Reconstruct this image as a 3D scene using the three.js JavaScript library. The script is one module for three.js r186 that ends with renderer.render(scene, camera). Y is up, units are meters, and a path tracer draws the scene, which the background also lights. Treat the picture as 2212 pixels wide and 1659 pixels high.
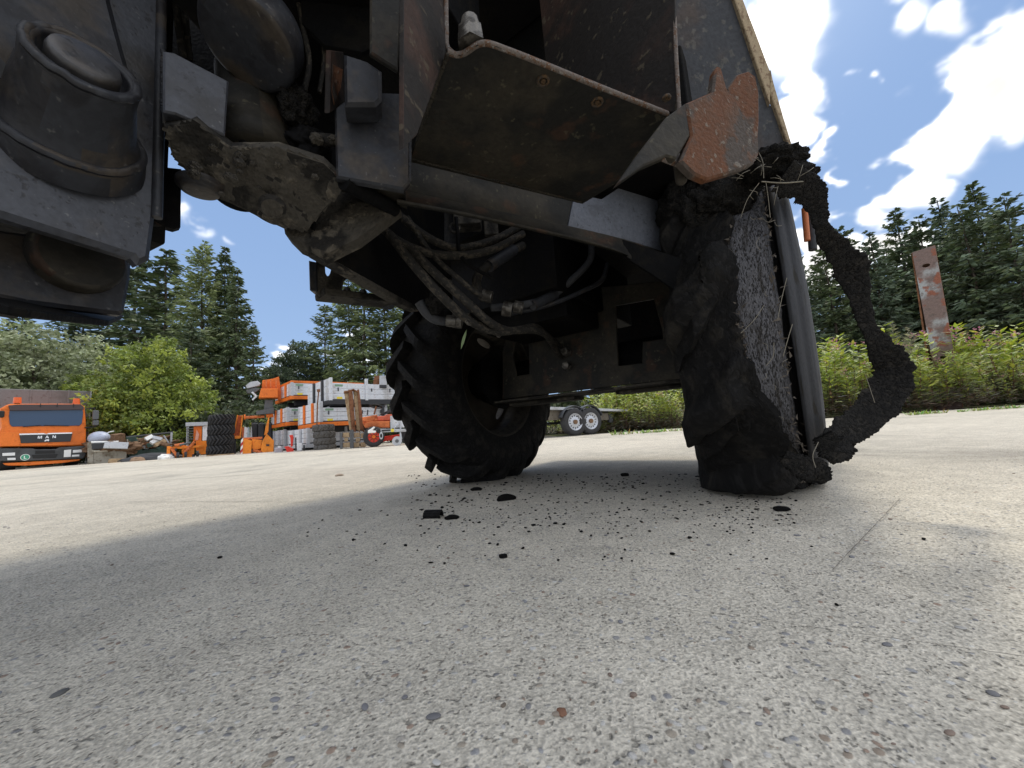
import * as THREE from 'three';
import { mergeGeometries, mergeVertices, toCreasedNormals } from 'three/addons/utils/BufferGeometryUtils.js';
import { RoundedBoxGeometry } from 'three/addons/geometries/RoundedBoxGeometry.js';
import { FontLoader } from 'three/addons/loaders/FontLoader.js';
import { TextGeometry } from 'three/addons/geometries/TextGeometry.js';

// ---------------------------------------------------------------- camera, sky, sun, exposure
const scene = new THREE.Scene();
const camera = new THREE.PerspectiveCamera(89.9, 4 / 3, 0.02, 3000);
camera.position.set(0, 0.267, 0);
camera.rotation.order = 'YXZ';
camera.rotation.x = 6.55 * Math.PI / 180;
camera.rotation.z = -3.85 * Math.PI / 180;
camera.updateMatrixWorld(true);
const EXPOSURE = 0.8;
const renderer = new THREE.WebGLRenderer({ antialias: true });
renderer.setSize(1024, 768);
renderer.toneMapping = THREE.LinearToneMapping;
renderer.toneMappingExposure = EXPOSURE;
renderer.shadowMap.enabled = true;
const SUN_AZ = 29 * Math.PI / 180, SUN_EL = 56 * Math.PI / 180;
const sunDir = new THREE.Vector3(Math.sin(SUN_AZ) * Math.cos(SUN_EL), Math.sin(SUN_EL), -Math.cos(SUN_AZ) * Math.cos(SUN_EL));
const sun = new THREE.DirectionalLight(new THREE.Color(1, 0.92, 0.76), 2.35);
sun.position.copy(sunDir).multiplyScalar(60);
sun.castShadow = true; sun.shadow.radius = 15; sun.shadow.mapSize.set(4096, 4096);
Object.assign(sun.shadow.camera, { left: -30, right: 30, top: 30, bottom: -30, near: 1, far: 140 });
scene.add(sun); scene.add(sun.target);

// ---------------------------------------------------------------- measuring helpers
// photograph measured on a 2212 x 1659 sheet; rays from the lens turn a measured point plus a known plane into a place
const V = (x, y, z) => new THREE.Vector3(x, y, z);
const F = 831.3, CX = 1106, CY = 829.5, CAM = camera.position.clone(), Q = camera.quaternion.clone();
const ray = (px, py) => V((px - CX) / F, -(py - CY) / F, -1).applyQuaternion(Q);
const atZ = (px, py, z) => { const d = ray(px, py); return CAM.clone().addScaledVector(d, z / -d.z); };
const onY = (px, py, y) => { const d = ray(px, py); return CAM.clone().addScaledVector(d, (y - CAM.y) / d.y); };
const onP = (px, py, pl) => { const d = ray(px, py); const t = pl.n.dot(pl.p.clone().sub(CAM)) / pl.n.dot(d); return CAM.clone().addScaledVector(d, t); };
const RAD = Math.PI / 180;
const vpl = (px, py, z, az) => ({ p: atZ(px, py, z), n: V(Math.cos(az * RAD), 0, Math.sin(az * RAD)) });
const pl3 = (a, b, c) => { const A = atZ(...a), B = atZ(...b), C = atZ(...c); return { p: A, n: B.clone().sub(A).cross(C.clone().sub(A)).normalize() }; };
const hpl = y => ({ p: V(0, y, 0), n: V(0, 1, 0) });
const spot = (px, z) => { const p = V((px - CX) / F * z, 0, -z); for (let i = 0; i < 4; i++) { const c = p.clone().sub(CAM).applyQuaternion(Q.clone().invert()); const x = CX + c.x / -c.z * F; p.x += (px - x) / F * z; } return p; };

function rng(seed) { let s = seed >>> 0; return () => { s = (s + 0x6D2B79F5) | 0; let t = Math.imul(s ^ (s >>> 15), 1 | s); t = (t + Math.imul(t ^ (t >>> 7), 61 | t)) ^ t; return ((t ^ (t >>> 14)) >>> 0) / 4294967296; }; }
const clamp = (x, a = 0, b = 1) => Math.min(b, Math.max(a, x));
const mix = (a, b, t) => a + (b - a) * t;
const ss = (a, b, x) => { const t = clamp((x - a) / (b - a)); return t * t * (3 - 2 * t); };
function h2(x, y, s) { let h = Math.imul(x, 374761393) + Math.imul(y, 668265263) + Math.imul(s, 2147483647 ^ 0x5bd1e995); h = Math.imul(h ^ (h >>> 13), 1274126177); h ^= h >>> 16; return (h >>> 0) / 4294967296; }
function vn(x, y, s, per) {
  let xi = Math.floor(x), yi = Math.floor(y); const fx = x - xi, fy = y - yi; let x1 = xi + 1, y1 = yi + 1;
  if (per) { xi = ((xi % per) + per) % per; x1 = ((x1 % per) + per) % per; yi = ((yi % per) + per) % per; y1 = ((y1 % per) + per) % per; }
  const u = fx * fx * (3 - 2 * fx), v = fy * fy * (3 - 2 * fy);
  return mix(mix(h2(xi, yi, s), h2(x1, yi, s), u), mix(h2(xi, y1, s), h2(x1, y1, s), u), v);
}
function fbm(x, y, o, s, per) { let a = 0, w = .5, n = 0; for (let i = 0; i < o; i++) { a += w * vn(x, y, s + i * 17, per); n += w; w *= .55; x *= 2; y *= 2; if (per) per *= 2; } return a / n; }
function vn3(x, y, z, s) { const zi = Math.floor(z), f = z - zi, w = f * f * (3 - 2 * f); return mix(vn(x, y, s + zi * 131), vn(x, y, s + (zi + 1) * 131), w); }
function fbm3(x, y, z, o, s) { let a = 0, w = .5, n = 0; for (let i = 0; i < o; i++) { a += w * vn3(x, y, z, s + i * 7919); n += w; w *= .5; x *= 2.03; y *= 2.03; z *= 2.03; } return a / n; }

// ---------------------------------------------------------------- sky: blue air with broken cumulus
{
  const w = 2048, h = 1024, data = new Float32Array(w * h * 4);
  const qi = Q.clone().invert();
  // cumulus banks: place on the sheet, radius, weight
  const banks = [[1665, 60, 130, 1.1], [1735, 190, 60, 1], [1715, 260, 62, 1], [1960, 10, 75, .75], [2060, 20, 70, .75], [2140, 190, 120, 1.1], [2230, 110, 120, 1], [2060, 300, 85, .9], [1985, 375, 85, 1], [1890, 430, 60, .9], [2180, 250, 70, .9], [1800, 285, 34, .75], [1795, 320, 26, .7], [1775, 330, 30, .6], [1800, 385, 22, .7], [1885, 170, 16, .55], [1905, 190, 12, .4], [1840, 150, 22, .5], [1780, 560, 80, 1.1], [1930, 530, 62, 1.05], [2010, 545, 60, 1], [1840, 540, 60, 1], [450, 500, 34, .55], [400, 470, 34, .5], [500, 515, 24, .5], [590, 820, 60, .8], [780, 780, 60, .6], [900, 700, 60, .55], [640, 560, 15, .1]];
  const v = new THREE.Vector3();
  for (let j = 0; j < h; j++) for (let i = 0; i < w; i++) {
    const el = ((j + .5) / h - .5) * Math.PI, az = ((i + .5) / w - .5) * 2 * Math.PI;
    const dx = Math.cos(el) * Math.cos(az), dy = Math.sin(el), dz = Math.cos(el) * Math.sin(az);
    const k = (j * w + i) * 4;
    const e = Math.max(dy, 0);
    const g = Math.pow(1 - e, 3.2);
    let r = mix(.265, .46, g), gr = mix(.42, .65, g), b = mix(.735, .93, g);
    const cosS = dx * sunDir.x + dy * sunDir.y + dz * sunDir.z;
    const glow = Math.exp(-(1 - cosS) * 22);
    r += glow * .5; gr += glow * .5; b += glow * .45;
    if (dy > -0.02) {
      const q = 1 / (e + .22), X = dx * q * 3.1, Z = dz * q * 3.1;
      const n = fbm3(X * 1.6 + 7, Z * 1.6 - 3, e * 3, 7, 11);
      const det = fbm3(X * 6, Z * 6, e * 9, 6, 77), wisp = fbm3(X * 3.2 + 20, Z * 3.2, e * 5, 6, 141);
      let m = 0.34;
      v.set(dx, dy, dz).applyQuaternion(qi);
      if (v.z < -.2) {
        const px = CX + v.x / -v.z * F, py = CY - v.y / -v.z * F;
        const inside = ss(-260, 0, px) * ss(-200, 0, py) * (1 - ss(2212, 2480, px));
        let mm = 0;
        const wx = px + (wisp - .5) * 150 + (det - .5) * 70, wy = py + (n - .5) * 110 + (det - .5) * 80;
        for (const [bx, by, br, bw] of banks) { const d = ((wx - bx) ** 2 + (wy - by) ** 2) / (br * br); if (d < 7) mm = Math.max(mm, bw * Math.exp(-d)); }
        m = mix(m, mm * .62, inside);
      }
      const dens = n * .28 + det * .34 + wisp * .22 + m - .66;
      const c = Math.pow(ss(-.1, .2, dens), 2.1);
      const core = ss(.05, .5, dens + (wisp - .5) * .7);
      const lit = mix(1.95, 1.0, core) + glow * 1.3 + (det - .5) * .35;
      r = mix(r, lit * 1.02, c); gr = mix(gr, lit, c); b = mix(b, lit * .97, c);
    } else { r = .2; gr = .2; b = .18; }
    data[k] = r / EXPOSURE; data[k + 1] = gr / EXPOSURE; data[k + 2] = b / EXPOSURE; data[k + 3] = 1;
  }
  const t = new THREE.DataTexture(data, w, h, THREE.RGBAFormat, THREE.FloatType);
  t.mapping = THREE.EquirectangularReflectionMapping; t.magFilter = THREE.LinearFilter; t.minFilter = THREE.LinearFilter; t.wrapS = THREE.RepeatWrapping;
  t.needsUpdate = true;
  scene.background = t; scene.environment = t;
}

// ---------------------------------------------------------------- textures and materials
const enc = x => { x = clamp(x); return Math.round(255 * (x <= .0031308 ? x * 12.92 : 1.055 * Math.pow(x, 1 / 2.4) - .055)); };
function colorTex(n, fn) {                                 // fn(u, v) -> linear rgb
  const d = new Uint8Array(n * n * 4);
  for (let j = 0; j < n; j++) for (let i = 0; i < n; i++) { const c = fn(i / n, j / n), k = (j * n + i) * 4; d[k] = enc(c[0]); d[k + 1] = enc(c[1]); d[k + 2] = enc(c[2]); d[k + 3] = 255; }
  const t = new THREE.DataTexture(d, n, n); t.colorSpace = THREE.SRGBColorSpace; fin(t); return t;
}
function greyTex(n, fn) {
  const d = new Uint8Array(n * n * 4);
  for (let j = 0; j < n; j++) for (let i = 0; i < n; i++) { const c = Math.round(255 * clamp(fn(i / n, j / n))), k = (j * n + i) * 4; d[k] = d[k + 1] = d[k + 2] = c; d[k + 3] = 255; }
  const t = new THREE.DataTexture(d, n, n); fin(t); return t;
}
function fin(t) { t.wrapS = t.wrapT = THREE.RepeatWrapping; t.magFilter = THREE.LinearFilter; t.minFilter = THREE.LinearMipmapLinearFilter; t.generateMipmaps = true; t.needsUpdate = true; }
const rep = (t, r) => { const c = t.clone(); c.repeat.set(r, r); c.needsUpdate = true; return c; };
const L3 = (a, b, t) => [mix(a[0], b[0], t), mix(a[1], b[1], t), mix(a[2], b[2], t)];
const tN = (u, v, per, o, s) => fbm(u * per, v * per, o, s, per);

function layered(n, base, layers, bumpAmt, rough, scale, seed, extra = {}) {   // base colour plus noise-shaped layers of dirt, rust or chips
  const f = (u, v) => {
    let c = base, h = .5;
    const fine = tN(u, v, 64, 3, seed + 3), mid = tN(u, v, 8, 5, seed + 9);
    c = [c[0] * (.75 + .5 * fine), c[1] * (.75 + .5 * fine), c[2] * (.75 + .5 * fine)];
    h += (fine - .5) * .5 + (mid - .5) * .3;
    for (let i = 0; i < layers.length; i++) { const [col, per, lo, hi, amt, up] = layers[i]; const q = tN(u, v, per, 6, seed + 31 * (i + 1)); const t = ss(lo, hi, q) * amt; c = L3(c, [col[0] * (.7 + .6 * fine), col[1] * (.7 + .6 * fine), col[2] * (.7 + .6 * fine)], t); h += t * (up || 0); }
    return [c, h];
  };
  const map = colorTex(n, (u, v) => f(u, v)[0]), bump = greyTex(n, (u, v) => f(u, v)[1]);
  map.repeat.set(scale, scale); bump.repeat.set(scale, scale);
  return new THREE.MeshPhysicalMaterial({ map, bumpMap: bump, bumpScale: bumpAmt, roughness: rough, specularIntensity: .45, ...extra });
}
const M = {};
M.steel = layered(512, [.026, .028, .034], [[[.062, .048, .034], 6, .46, .7, .75, .2], [[.013, .012, .012], 3, .5, .7, .7, 0], [[.015, .015, .018], 10, .58, .7, .8, -.2], [[.12, .115, .11], 48, .72, .82, .5, .3]], .0012, .5, 2.2, 5, { specularIntensity: .6 });
M.plate = layered(512, [.05, .054, .066], [[[.06, .047, .034], 5, .48, .74, .7, .2], [[.022, .02, .018], 3, .5, .7, .7, 0], [[.025, .025, .028], 40, .66, .74, .9, -.3], [[.16, .16, .16], 60, .74, .82, .5, .3]], .0009, .45, 2.6, 15, { specularIntensity: .9 });
M.under = layered(512, [.016, .0155, .014], [[[.05, .042, .03], 4, .45, .75, .6, .2], [[.07, .036, .022], 9, .6, .75, .5, .2], [[.1, .09, .06], 30, .7, .8, .5, .3]], .002, .65, 2, 25);
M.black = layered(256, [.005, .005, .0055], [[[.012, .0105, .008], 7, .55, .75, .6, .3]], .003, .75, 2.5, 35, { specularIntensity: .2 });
M.mud = layered(512, [.06, .054, .045], [[[.014, .013, .012], 4, .5, .64, .9, -.4], [[.14, .122, .095], 9, .62, .74, .6, .5]], .006, .9, 3, 45);
M.rust = layered(512, [.105, .043, .02], [[[.06, .052, .045], 4, .42, .56, .92, .25], [[.1, .05, .028], 12, .5, .62, .7, .2], [[.2, .18, .15], 30, .66, .74, .6, .4]], .004, .7, 3.2, 55);
M.edge = layered(256, [.13, .108, .095], [[[.11, .06, .035], 14, .5, .62, .9, .2], [[.22, .21, .2], 20, .6, .7, .8, .3]], .002, .75, 9, 65);
M.rim = layered(256, [.05, .04, .032], [[[.1, .06, .03], 14, .5, .62, .8, .2]], .002, .75, 9, 66);
M.fender = layered(512, [.045, .048, .055], [[[.08, .055, .04], 3, .5, .75, .55, .2], [[.12, .115, .1], 28, .6, .72, .5, .3]], .002, .65, 2, 75);
M.tanEdge = layered(256, [.34, .27, .18], [[[.17, .11, .07], 20, .55, .7, .8, .1]], .001, .7, 6, 85);
M.rubber = layered(512, [.007, .0068, .0068], [[[.028, .025, .021], 6, .52, .74, .7, .3], [[.018, .017, .017], 30, .5, .7, .6, .4]], .005, .82, 3, 95, { specularIntensity: .3 });
M.torn = layered(512, [.14, .139, .15], [[[.018, .017, .017], 40, .56, .64, .95, -.8], [[.035, .031, .026], 4, .54, .76, .8, .1], [[.24, .235, .24], 56, .66, .76, .5, .5]], .007, .8, 3.4, 105);
M.inner = layered(256, [.05, .044, .036], [[[.02, .018, .015], 8, .5, .7, .8, -.2]], .002, .8, 4, 115);
M.ribbon = layered(512, [.017, .016, .015], [[[.036, .032, .027], 10, .5, .7, .6, .5], [[.007, .007, .007], 40, .5, .64, .8, -.7]], .009, .85, 6, 125, { specularIntensity: .3 });
M.flange = layered(256, [.055, .057, .063], [[[.035, .032, .026], 6, .5, .75, .8, .2]], .0015, 0.72, 3, 135);
M.brass = layered(256, [.14, .13, .115], [[[.04, .035, .03], 9, .45, .6, .85, .2]], .001, .4, 8, 145, { metalness: .5 });
M.wall = layered(512, [.014, .0115, .01], [[[.05, .026, .018], 4, .45, .75, .8, .2], [[.09, .075, .05], 26, .68, .78, .6, .3]], .002, .7, 2, 165);
M.litSteel = layered(512, [.12, .13, .155], [[[.05, .05, .052], 4, .52, .8, .6, .1], [[.03, .03, .032], 44, .7, .78, .6, -.4]], .0006, .55, 2.4, 175);  // pale blue steel: skylight put into the colour of the channel's end
M.hose = layered(256, [.02, .0185, .0165], [[[.08, .068, .052], 12, .5, .7, .7, .4]], .002, .75, 9, 155);
const flat = (r, g, b, rough = .6, extra = {}) => new THREE.MeshStandardMaterial({ color: new THREE.Color().setRGB(r, g, b), roughness: rough, ...extra });
const grime = {};
function worn(r, g, b, rough = .6, k = .5, scale = .5, seed = 0, extra = {}) {       // paint with shared dirt, streaks and chips; k picks light or heavy wear
  const sc = scale < .75 ? .5 : scale < 1.5 ? 1 : 2, hv = k > .45 ? 1 : 0, key = sc + '_' + hv;
  if (!grime[hv]) { const f = (u, v) => { const a = tN(u, v, 5, 6, 203 + hv), st = fbm(u * 40, v * 4, 4, 217, 0), ch = tN(u, v, 24, 4, 231); let c = [1, 1, 1]; c = L3(c, [.5, .45, .38], ss(.45, .8, a) * (hv ? .9 : .5)); c = L3(c, [.42, .36, .3], ss(.6, .8, st * .6 + a * .4) * (hv ? .7 : .35)); c = L3(c, [.4, .24, .16], ss(.66, .76, ch) * (hv ? .9 : .4)); const q = .9 + .2 * tN(u, v, 90, 2, 5); return c.map(x => x * q * .93); }; grime[hv] = colorTex(512, f); grime.b = grime.b || greyTex(256, (u, v) => tN(u, v, 12, 5, 240)); }
  if (!grime[key]) { grime[key] = rep(grime[hv], sc); grime['b' + sc] = grime['b' + sc] || rep(grime.b, sc); }
  return new THREE.MeshPhysicalMaterial({ specularIntensity: .7, color: new THREE.Color().setRGB(r, g, b), map: grime[key], bumpMap: grime['b' + sc], bumpScale: .004, roughness: rough, ...extra });
}

// ---------------------------------------------------------------- object helpers
const used = {};
function numbered(n) { const k = used[n] = (used[n] ?? -1) + 1; return k ? n + '_' + String(k).padStart(3, '0') : n; }
function tag(o, label, category, group, kind) { if (label) o.userData.label = label; if (category) o.userData.category = category; if (group) o.userData.group = group; if (kind) o.userData.kind = kind; return o; }
function thing(name, label, category, pos = [0, 0, 0], turn = 0, group) {
  const o = new THREE.Group(); o.name = numbered(name); o.position.set(...(pos.isVector3 ? pos.toArray() : pos)); o.rotation.y = turn;
  tag(o, label, category, group); scene.add(o); return o;
}
const shadow = m => { m.castShadow = true; m.receiveShadow = true; return m; };
function part(name, g, mat, parent) {                      // geometry in the parent's own frame
  const list = Array.isArray(g) ? g.map(x => { let y = x.index ? x.toNonIndexed() : x; for (const k of Object.keys(y.attributes)) if (!['position', 'normal', 'uv', 'color'].includes(k)) y.deleteAttribute(k); return y; }) : null;
  const geo = list ? (list.length > 1 ? mergeGeometries(list) : list[0]) : g;
  const m = shadow(new THREE.Mesh(geo, mat)); m.name = name; parent.add(m); return m;
}
function boxUV(g, k = 1) {                                  // uv in metres from the dominant direction
  g = g.index ? g.toNonIndexed() : g; const p = g.attributes.position, n = p.count, uv = new Float32Array(n * 2), a = V(), b = V(), c = V();
  for (let i = 0; i < n; i += 3) {
    a.fromBufferAttribute(p, i); b.fromBufferAttribute(p, i + 1); c.fromBufferAttribute(p, i + 2);
    const q = b.clone().sub(a).cross(c.clone().sub(a)); const ax = Math.abs(q.x), ay = Math.abs(q.y), az = Math.abs(q.z);
    [a, b, c].forEach((v, j) => { const k2 = (i + j) * 2; if (ay >= ax && ay >= az) { uv[k2] = v.x * k; uv[k2 + 1] = v.z * k; } else if (ax >= az) { uv[k2] = v.z * k; uv[k2 + 1] = v.y * k; } else { uv[k2] = v.x * k; uv[k2 + 1] = v.y * k; } });
  }
  g.setAttribute('uv', new THREE.BufferAttribute(uv, 2)); return g;
}
function bx(w, h, d, x = 0, y = 0, z = 0, rx = 0, ry = 0, rz = 0, r = .006) {
  const g = r ? new RoundedBoxGeometry(w, h, d, 1, Math.min(r, w * .3, h * .3, d * .3)) : new THREE.BoxGeometry(w, h, d);
  const u = boxUV(g); u.rotateX(rx); u.rotateY(ry); u.rotateZ(rz); u.translate(x, y, z); return u;
}
function cyl(r1, r2, h, x = 0, y = 0, z = 0, rx = 0, ry = 0, rz = 0, seg = 20) { const g = new THREE.CylinderGeometry(r1, r2, h, seg); const u = boxUV(g); u.rotateX(rx); u.rotateY(ry); u.rotateZ(rz); u.translate(x, y, z); return u; }
function bar(a, b, r, seg = 8) { a = a.isVector3 ? a : V(...a); b = b.isVector3 ? b : V(...b); const d = b.clone().sub(a), g = boxUV(new THREE.CylinderGeometry(r, r, d.length(), seg)); g.applyQuaternion(new THREE.Quaternion().setFromUnitVectors(V(0, 1, 0), d.clone().normalize())); g.translate((a.x + b.x) / 2, (a.y + b.y) / 2, (a.z + b.z) / 2); return g; }
function tube(pts, r, seg = 40, rs = 10) { const c = new THREE.CatmullRomCurve3(pts.map(p => p.isVector3 ? p : V(...p))); const g = new THREE.TubeGeometry(c, seg, r, rs); const uv = g.attributes.uv, L = c.getLength(); for (let i = 0; i < uv.count; i++) uv.setXY(i, uv.getX(i) * L, uv.getY(i) * r * 6.28); return g.toNonIndexed(); }
function prism(pts, th, { bevel = .0012, holes = [], seg = 2 } = {}) {     // coplanar world points -> plate of real thickness, its measured face towards the yard's viewer
  const n = V(0, 0, 0); for (let i = 0; i < pts.length; i++) { const a = pts[i], b = pts[(i + 1) % pts.length]; n.x += (a.y - b.y) * (a.z + b.z); n.y += (a.z - b.z) * (a.x + b.x); n.z += (a.x - b.x) * (a.y + b.y); }
  n.normalize(); if (n.dot(CAM.clone().sub(pts[0])) < 0) n.negate();
  const u = Math.abs(n.y) > .8 ? V(.584, 0, -.812) : V(0, 1, 0).cross(n); u.addScaledVector(n, -u.dot(n)).normalize(); const v = n.clone().cross(u), o = pts[0];
  const to2 = p => { const d = p.clone().sub(o); return new THREE.Vector2(d.dot(u), d.dot(v)); };
  const s = new THREE.Shape(pts.map(to2)); for (const hl of holes) s.holes.push(new THREE.Path(hl.map(to2)));
  const bv = Math.min(bevel, th * .3);
  let g = new THREE.ExtrudeGeometry(s, { depth: th - 2 * bv, bevelEnabled: true, bevelSize: bv, bevelThickness: bv, bevelOffset: -bv, bevelSegments: 1, curveSegments: 8 });
  g.translate(0, 0, -th + bv);
  g.applyMatrix4(new THREE.Matrix4().makeBasis(u, v, n).setPosition(o)); return g;
}
const merge = l => mergeGeometries(l.map(x => { const y = x.index ? x.toNonIndexed() : x; for (const k of Object.keys(y.attributes)) if (!['position', 'normal', 'uv'].includes(k)) y.deleteAttribute(k); return y; }));
// ---------------------------------------------------------------- the articulated loader
const AX = V(.812, 0, .584), FW = V(.584, 0, -.812), UP = V(0, 1, 0);
const BASE = V(.38, 0, -1.81);                                     // middle of the axle on the ground
const loader = thing('wheel_loader', 'dark underside of an articulated wheel loader with one shredded front tyre', 'wheel loader', BASE);
const lp = (name, g, mat, parent = loader) => { const m = part(name, g, mat, parent); m.geometry.translate(-BASE.x, -BASE.y, -BASE.z); return m; };
const poly = (pl, pts) => pts.map(([x, y]) => onP(x, y, pl));
const plate = (name, pl, pts, th, mat, opt = {}, parent = loader) => lp(name, prism(poly(pl, pts), th, { ...opt, holes: (opt.holes || []).map(h => poly(pl, h)) }), mat, parent);
const AFU = (a, f, y) => BASE.clone().addScaledVector(AX, a).addScaledVector(FW, f).setY(y);
function abox(a0, a1, f0, f1, y0, y1) { const g = bx(a1 - a0, y1 - y0, f1 - f0); const m = new THREE.Matrix4().makeBasis(AX, UP, FW.clone().negate()); g.applyMatrix4(m); const c = AFU((a0 + a1) / 2, (f0 + f1) / 2, (y0 + y1) / 2); g.translate(c.x, c.y, c.z); return g; }

// near right: channel of the frame flaring from the joint to the shredded wheel
const pBeam = vpl(870, 400, .85, 62);
plate('frame_channel', pBeam, [[868, 340], [1240, 418], [1225, 489], [950, 428], [862, 408]], .012, M.under);  // darker stretch of the beam, the pan's shade carried by its colour
plate('channel_lit_end', pBeam, [[1242, 418], [1300, 430], [1420, 350], [1480, 400], [1480, 560], [1350, 517], [1227, 489.5]], .012, M.litSteel);  // same beam past the pan's shadow edge, painted lighter as if lit
{ const a = onP(862, 408, pBeam), b = onP(950, 428, pBeam), c = onP(1350, 517, pBeam), d = onP(1480, 560, pBeam); const y = .772;
  const lower = [onY(858, 441, y), onY(1033, 474, y), onY(1340, 549, y), onY(1410, 590, y)];
  const tri = (...p) => { const g = new THREE.BufferGeometry().setFromPoints(p); g.computeVertexNormals(); return boxUV(g.toNonIndexed()); };
  const top = [a, b, c, d], rows = [top, top.map((p, i) => p.clone().lerp(lower[i], .16).add(V(0, -.012, 0))), top.map((p, i) => p.clone().lerp(lower[i], .45).add(V(0, -.016, 0))), lower]; const ps = [], id = [];
  rows.forEach(r => { const cv = new THREE.CatmullRomCurve3(r); for (let i = 0; i <= 24; i++) ps.push(cv.getPoint(i / 24)); });
  const back = lower.map(p => p.clone().add(V(0, .012, -.0))); const cb = new THREE.CatmullRomCurve3(back); for (let i = 0; i <= 24; i++) ps.push(cb.getPoint(i / 24));
  for (let r = 0; r < 4; r++) for (let i = 0; i < 24; i++) { const k = r * 25 + i; id.push(k, k + 25, k + 1, k + 1, k + 25, k + 26); }
  let g = new THREE.BufferGeometry().setFromPoints(ps); g.setIndex(id); g.computeVertexNormals(); g = boxUV(g); lp('channel_flange', g, M.under); }
plate('channel_web', vpl(1345, 540, 1.17, 95), [[1345, 517], [1478, 560], [1478, 640], [1408, 592], [1345, 552]], .01, M.black);
// floor pan of the open compartment, seen from below
const pFloor = hpl(.885);
plate('floor_pan', pFloor, [[966, 112], [985, 120], [1003, 116], [1030, 97], [1050, 94], [1072, 99], [1300, 190], [1442, 246], [1490, 300], [1440, 345], [1390, 350], [1332, 396], [1258, 441], [1080, 398], [884, 350], [905, 290], [940, 190]], .009, M.under);
lp('pan_edge', tube([[966, 112], [985, 119], [1004, 115], [1032, 97], [1050, 94], [1100, 110], [1300, 190], [1442, 246]].map(([x, y]) => onY(x, y, .889)), .0052, 90, 6), M.edge);
for (const [x, y, k] of [[1173, 173, 1], [1290, 219, 1], [1440, 210, .6]]) { const p = onY(x, y, .8855); const g = new THREE.TorusGeometry(.0095 * k, .003, 8, 20); g.rotateX(Math.PI / 2); g.translate(p.x, p.y - .001, p.z); lp('drain_hole_rim', [boxUV(g), cyl(.0045 * k, .0045 * k, .004, p.x, p.y - .0012, p.z)], M.rim); }
plate('compartment_side', vpl(964, 60, .6, 20), [[964, -160], [964, 114], [902, 290], [872, 320], [872, -160]], .008, M.wall);
lp('side_edge', tube([[963, -160], [964, 60], [967, 104], [985, 120]].map(([x, y]) => atZ(x, y, .598)), .0048, 30, 6), M.edge);
plate('compartment_wall', vpl(1462, 150, .72, -35), [[1455, -160], [1458, 30], [1465, 243], [1430, 240], [1180, 150], [1150, -160]], .008, M.wall);
lp('wall_edge', tube([[1455, -160], [1458, 60], [1465, 200], [1468, 244]].map(([x, y]) => atZ(x, y, .717)), .0042, 30, 6), M.edge);
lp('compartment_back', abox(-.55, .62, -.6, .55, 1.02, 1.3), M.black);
{ const c = onY(1018, 96, .9); const n = FW.clone().negate(); const g = new THREE.CylinderGeometry(.021, .024, .03, 6); g.translate(0, .012, 0); const g2 = new THREE.CylinderGeometry(.014, .018, .02, 12); g2.translate(0, .036, 0); lp('hex_bolt', [boxUV(g).translate(c.x, c.y, c.z), boxUV(g2).translate(c.x, c.y, c.z)], M.brass); }
// rusty tow hook bracket at the pan's right end
const pHook = vpl(1540, 260, .70, 74);
plate('bracket_web', pHook, [[1332, 398], [1380, 330], [1440, 252], [1481, 222], [1492, 290], [1462, 342], [1440, 336], [1390, 358]], .018, M.under, { bevel: .003 });
plate('tow_bracket', pHook, [[1470, 346], [1494, 290], [1483, 221], [1540, 196], [1546, 150], [1552, 140], [1560, 146], [1572, 190], [1590, 215], [1612, 255], [1640, 300], [1642, 330], [1630, 352], [1600, 366], [1528, 387], [1500, 375]], .02, M.rust, { bevel: .004 });
plate('tow_bracket_wing', vpl(1600, 230, .735, 82), [[1570, 190], [1592, 160], [1618, 152], [1634, 165], [1641, 200], [1641, 262], [1637, 318], [1600, 300]], .012, M.rust, { bevel: .003 });
plate('tow_bracket_lip', pl3([1440, 330, .69], [1500, 375, .70], [1470, 330, .74]), [[1436, 338], [1460, 328], [1488, 332], [1512, 350], [1520, 380], [1500, 374], [1470, 352]], .01, M.edge, { bevel: .002 });
{ const p = atZ(1470, 372, .73); const g = new THREE.CapsuleGeometry(.012, .03, 4, 10); g.translate(p.x, p.y, p.z); lp('shackle_pin', boxUV(g), M.inner); }
// mudguard at the right flank: inner skin, folded outer edges
const pG = pl3([1455, 0, .98], [1610, 0, .98], [1720, 345, 1.06]);
plate('mudguard', pG, [[1420, -200], [1545, -200], [1605, 0], [1662, 158], [1662, 225], [1690, 250], [1718, 345], [1712, 392], [1640, 372], [1520, 330], [1400, 280], [1400, -200]], .008, M.fender);
const pG2 = pl3([1605, 0, .978], [1665, 160, 1.0], [1598, 0, .965]);
lp('mudguard_edge', prism([[1545, -200], [1602, -12], [1664, 152], [1664, 226], [1654, 196], [1586, -6], [1530, -200]].map(([x, y]) => onP(x, y, { p: pG.p.clone().addScaledVector(pG.n, pG.n.dot(CAM.clone().sub(pG.p)) > 0 ? .012 : -.012), n: pG.n })), .016, { bevel: .002 }), M.tanEdge);
lp('mudguard_edge', prism([[1665, 150], [1672, 178], [1694, 255], [1722, 346], [1716, 350], [1686, 262], [1664, 200]].map(([x, y]) => onP(x, y, { p: pG.p.clone().addScaledVector(pG.n, pG.n.dot(CAM.clone().sub(pG.p)) > 0 ? .012 : -.012), n: pG.n })), .016, { bevel: .002 }), M.tanEdge);

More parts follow.
